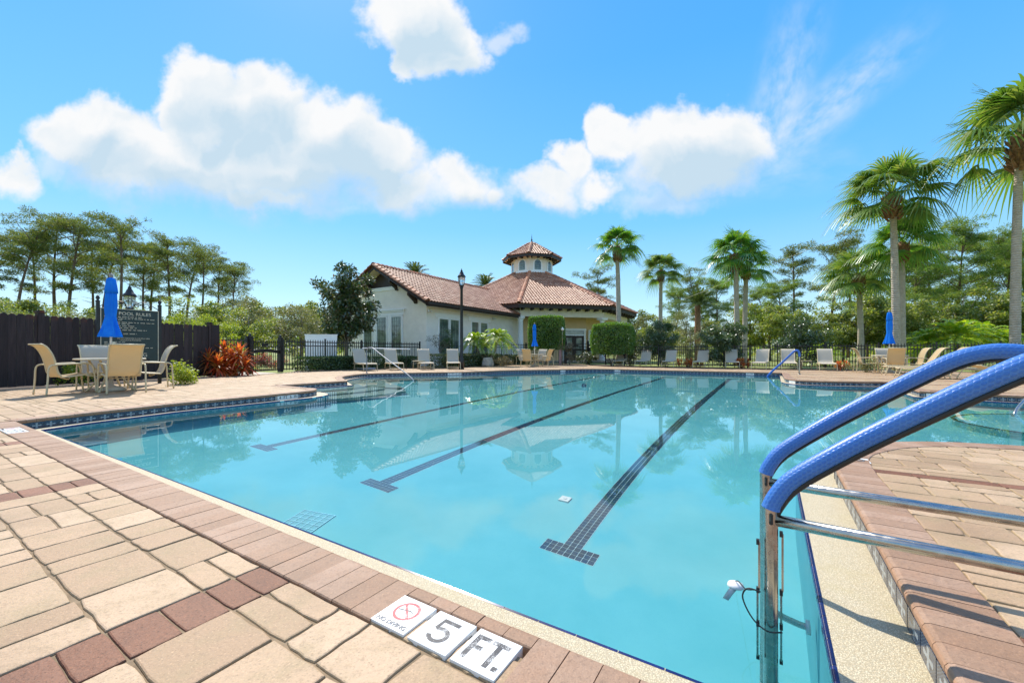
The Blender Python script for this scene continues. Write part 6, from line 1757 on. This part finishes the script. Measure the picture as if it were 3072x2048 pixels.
shrub(2400, 23.0, 2.7, 1.3, 'loose glossy shrub behind the seventh lounger on the far side', 'leaf_gloss', 46, 170, .12, .06)
shrub(2070, 29.0, 2.6, 1.1, 'brownish shrub between the dark shrub and the palm pair', 'leaf_olive', 26, 160)
shrub(1318, 24.0, 2.15, .75, 'thin bare-stemmed shrub before the wing window', 'leaf_dry', 14, 60, .07, .035, base=.35)
shrub(1345, 24.4, 2.3, .5, 'green climber growing up the first wing window', 'leaf_box', 12, 110, .08, .05, base=.2)
shrub(1510, 25.6, .75, .75, 'low dry shrub left of the table before the clubhouse', 'leaf_dry', 18, 130, .07, .035)
shrub(1708, 27.9, 1.45, .42, 'dry brown shrub behind the shower post', 'leaf_dry', 16, 120, .09, .04)
shrub(556, 11.4, .55, .42, 'small yellow-green shrub at the foot of the rules sign', 'leaf_bright', 14, 120, .07, .04)
shrub(238, 11.2, .62, .42, 'small yellow-green shrub seen behind the leftmost chair', 'leaf_bright', 12, 110, .07, .04)
shrub(1760, 28.8, .9, .8, 'dark low shrub beside the clubhouse gate', 'leaf_dark', 16, 120)
shrub(1900, 27.2, 1.1, .8, 'dark shrub between the first two loungers on the far side and the fence', 'leaf_dark', 16, 120)
# ---- sunny feather palms behind the right-hand fence, cycads and pygmy date palms
FE = feather_mesh(2, 40, 1.5, 'feather', .36, (80, -20), 24, .024, .5); FE2 = feather_mesh(6, 34, 1.25, 'feather', .34, (78, -15), 22, .024, .6)
def feather_plant(px, Y, zt, s, label, me, tr=.12, name='feather_palm', trunk=True):
    o = thing(name, at(px, Y, -.05), rnd.uniform(0, 6), label, 'palm')
    if trunk: MB().tube([(0, 0, 0), (.03, .02, zt * .5), (0, 0, zt)], [tr * 1.1, tr, tr * .9], 9).build('trunk', M['boot'], o, True)
    c = link('crown', me, o); c.location = (0, 0, zt); c.scale = (s, s, s); return o
for px, Y, zt, s, lab in ((2870, 24.5, 1.75, 1.45, 'sunlit yellow-green feather palm, largest behind the cream loungers'), (2945, 26.5, 1.8, 1.3, 'sunlit feather palm right of the largest one behind the cream loungers'), (2785, 25.5, 1.5, 1.1, 'sunlit feather palm left of the largest one behind the cream loungers'), (2740, 27, .7, .9, 'small bright feather palm next to the tall palm trunks'), (3000, 25.5, 1.5, 1.1, 'yellowing feather palm beside the very tall palm'), (2470, 29, .8, .9, 'small bright palm behind the eighth lounger')):
    feather_plant(px, Y, zt, s, lab, FE)
feather_plant(692, 21.5, .55, 1.2, 'bright green sago palm behind the fence, left of the gate', FE2, .18, 'sago_palm')
def pygmy():
    """two pygmy date palms leaning out of one clump"""
    for dx, lab, s_, h_ in ((-.55, 'left of two pygmy date palms leaning apart before the wing windows', .95, 1.55), (.50, 'right of two pygmy date palms leaning apart before the wing windows', 1.1, 1.7)):
        p = at(1461, 25.3); o = thing('pygmy_date_palm', p, 0, lab, 'palm', 'pygmy date palms before the wing')
        MB().tube(smoothpath([(dx * .25, 0, 0), (dx * .4, 0, .45), (dx * .95, 0, .9), (dx * 1.25, 0, h_)], 4), [.09] * 3 + [.07] * 10, 8).build('trunk', M['barkgrey'], o, True)
        c = link('crown', FE2, o); c.location = (dx * 1.25, 0, h_); c.scale = (s_, s_, s_); c.rotation_euler = (0, 0, dx * 3)
    p = at(1463, 24.6); o = tag(MB().lathe([(.34, 0), (.42, .1), (.36, .35), (.28, .55)], 7, (0, 0, 0)).build('boulder', pm('pale_boulder', (.40, .36, .30), .9, var=.3, bump=.6, bscale=12)), 'pale angular boulder at the foot of the pygmy date palms', 'boulder'); o.location = p; o.scale = (.9, .8, 1.0)
pygmy()
# ---- red cordylines
def cordyline(px, Y, s_, label):
    r = random.Random(int(px)); o = thing('cordyline', at(px, Y), 0, label, 'plant', 'red cordylines by the left gate'); fv = []; ff = []; st = MB()
    for q in range(8):
        c = Vector((r.uniform(-.32, .32), r.uniform(-.25, .25), 0)); z0 = r.uniform(.25, .75) * s_; st.tube([c, c * 1.4 + Vector((0, 0, z0))], [.022, .018], 5)
        for k in range(46):
            a = k * 2.4 + r.uniform(-.2, .2); el = R(85 - 115 * (k / 46) + r.uniform(-10, 10)); d = Vector((math.cos(a) * math.cos(el), math.sin(a) * math.cos(el), math.sin(el))); L = r.uniform(.38, .6) * s_; side = d.cross(Vector((0, 0, 1)));
            if side.length < .05: side = Vector((1, 0, 0))
            side.normalize(); p0 = c * 1.4 + Vector((0, 0, z0 * (.75 + .25 * (1 - k / 46)))); o_ = len(fv)
            for j, w in enumerate((.010, .026, .022, .003)):
                s2 = j / 3; p = p0 + d * L * s2 + Vector((0, 0, -.35 * L * s2 ** 2)); fv += [tuple(p + side * w * s_), tuple(p - side * w * s_)]
            for j in range(3): ff.append((o_ + 2 * j, o_ + 2 * j + 2, o_ + 2 * j + 3, o_ + 2 * j + 1))
    st.build('stem', M['barkgrey'], o); link('foliage', np_mesh('foliage', np.array(fv), np.array(ff), M['leaf_red']), o)
cordyline(662, 15.0, 1.15, 'broad red cordyline against the iron fence, left of the gate'); cordyline(712, 15.6, 1.3, 'taller red cordyline right next to the gate post')
cordyline(2052, 24.0, .55, 'small red cordyline behind the third lounger on the far side'); cordyline(2080, 24.0, .42, 'tiny red cordyline behind the fourth lounger on the far side'); cordyline(2235, 22.6, .55, 'small red cordyline between the fifth and sixth loungers on the far side'); cordyline(2530, 20.4, .45, 'small red cordyline left of the table at the right')
for n_, (px, Y, w) in enumerate(((800, 22.5, 1.6), (760, 21.5, 1.2))):
    shrub(px, Y, .75, w * .6, ('pink flowering shrub seen through the left gate', 'low pink flowering shrub just left inside the gate')[n_], 'flower', 18, 130, .08, .05)
for px, Y, lab in ((2595, 17.9, 'grey-green ground shrub under the table at the right'), (2940, 17.2, 'low yellow-green shrub at the fence behind the folded lounger')):
    shrub(px, Y, .5, .55, lab, 'leaf_olive', 12, 110, .06, .03)
# ---- beds and paths
def bed(name, pts, z, mat):
    m = MB(); n = len(pts); m.add([tuple(Vector((p.x, p.y, z))) for p in pts], [tuple(range(n))]); o = m.build(name, M[mat])
    if o.data.polygons[0].normal.z < 0: o.data.flip_normals()
    tag(o, kind='structure')
bed('planting_bed', [AB(*q) for q in ((-3, -15.0), (2, -15.3), (7, -16.7), (8.2, -16.9), (8.2, -18.0), (-3, -16.5))], -.030, 'mulch')
bed('planting_bed', [AB(*q) for q in ((10.0, -17.6), (11, -18.2), (12.4, -18.1), (14.6, -17.3), (16.8, -16.1), (18.2, -15.1), (19.2, -14.6), (21, -14.7), (24.3, -14.4), (25.2, -14.1), (25.2, -18.0), (18, -19.5), (12, -20))], -.030, 'mulch')
bed('planting_bed', [AB(*q) for q in ((28, -11.7), (25.3, -9.9), (24.2, -8.1), (23.7, -5.1), (24, -.1), (24.6, 2.9), (25.6, 4.9), (25.4, 7.9), (23, 12.9), (24.5, 13.5), (27.3, 6), (27, 0), (27, -7), (28.4, -10))], -.030, 'mulch')
bed('path', [Vector(q) for q in ((-10.2, 16.3, 0), (-30, 17.5, 0), (-30, 20.5, 0), (-12, 19.2, 0), (-10.0, 17.9, 0))], -.045, 'path')
# ---- overhead wire
a = at(2040, 32, zat(902, 32)); b = at(3140, 18.5, zat(463, 18.5))
m = MB().tube([a + (b - a) * (k / 12) for k in range(13)], .009, 5)
tag(m.build('overhead_wire', pm('pale_wire', (.62, .56, .44), .5)), 'thin pale wire slanting across the palms at the right', 'wire')
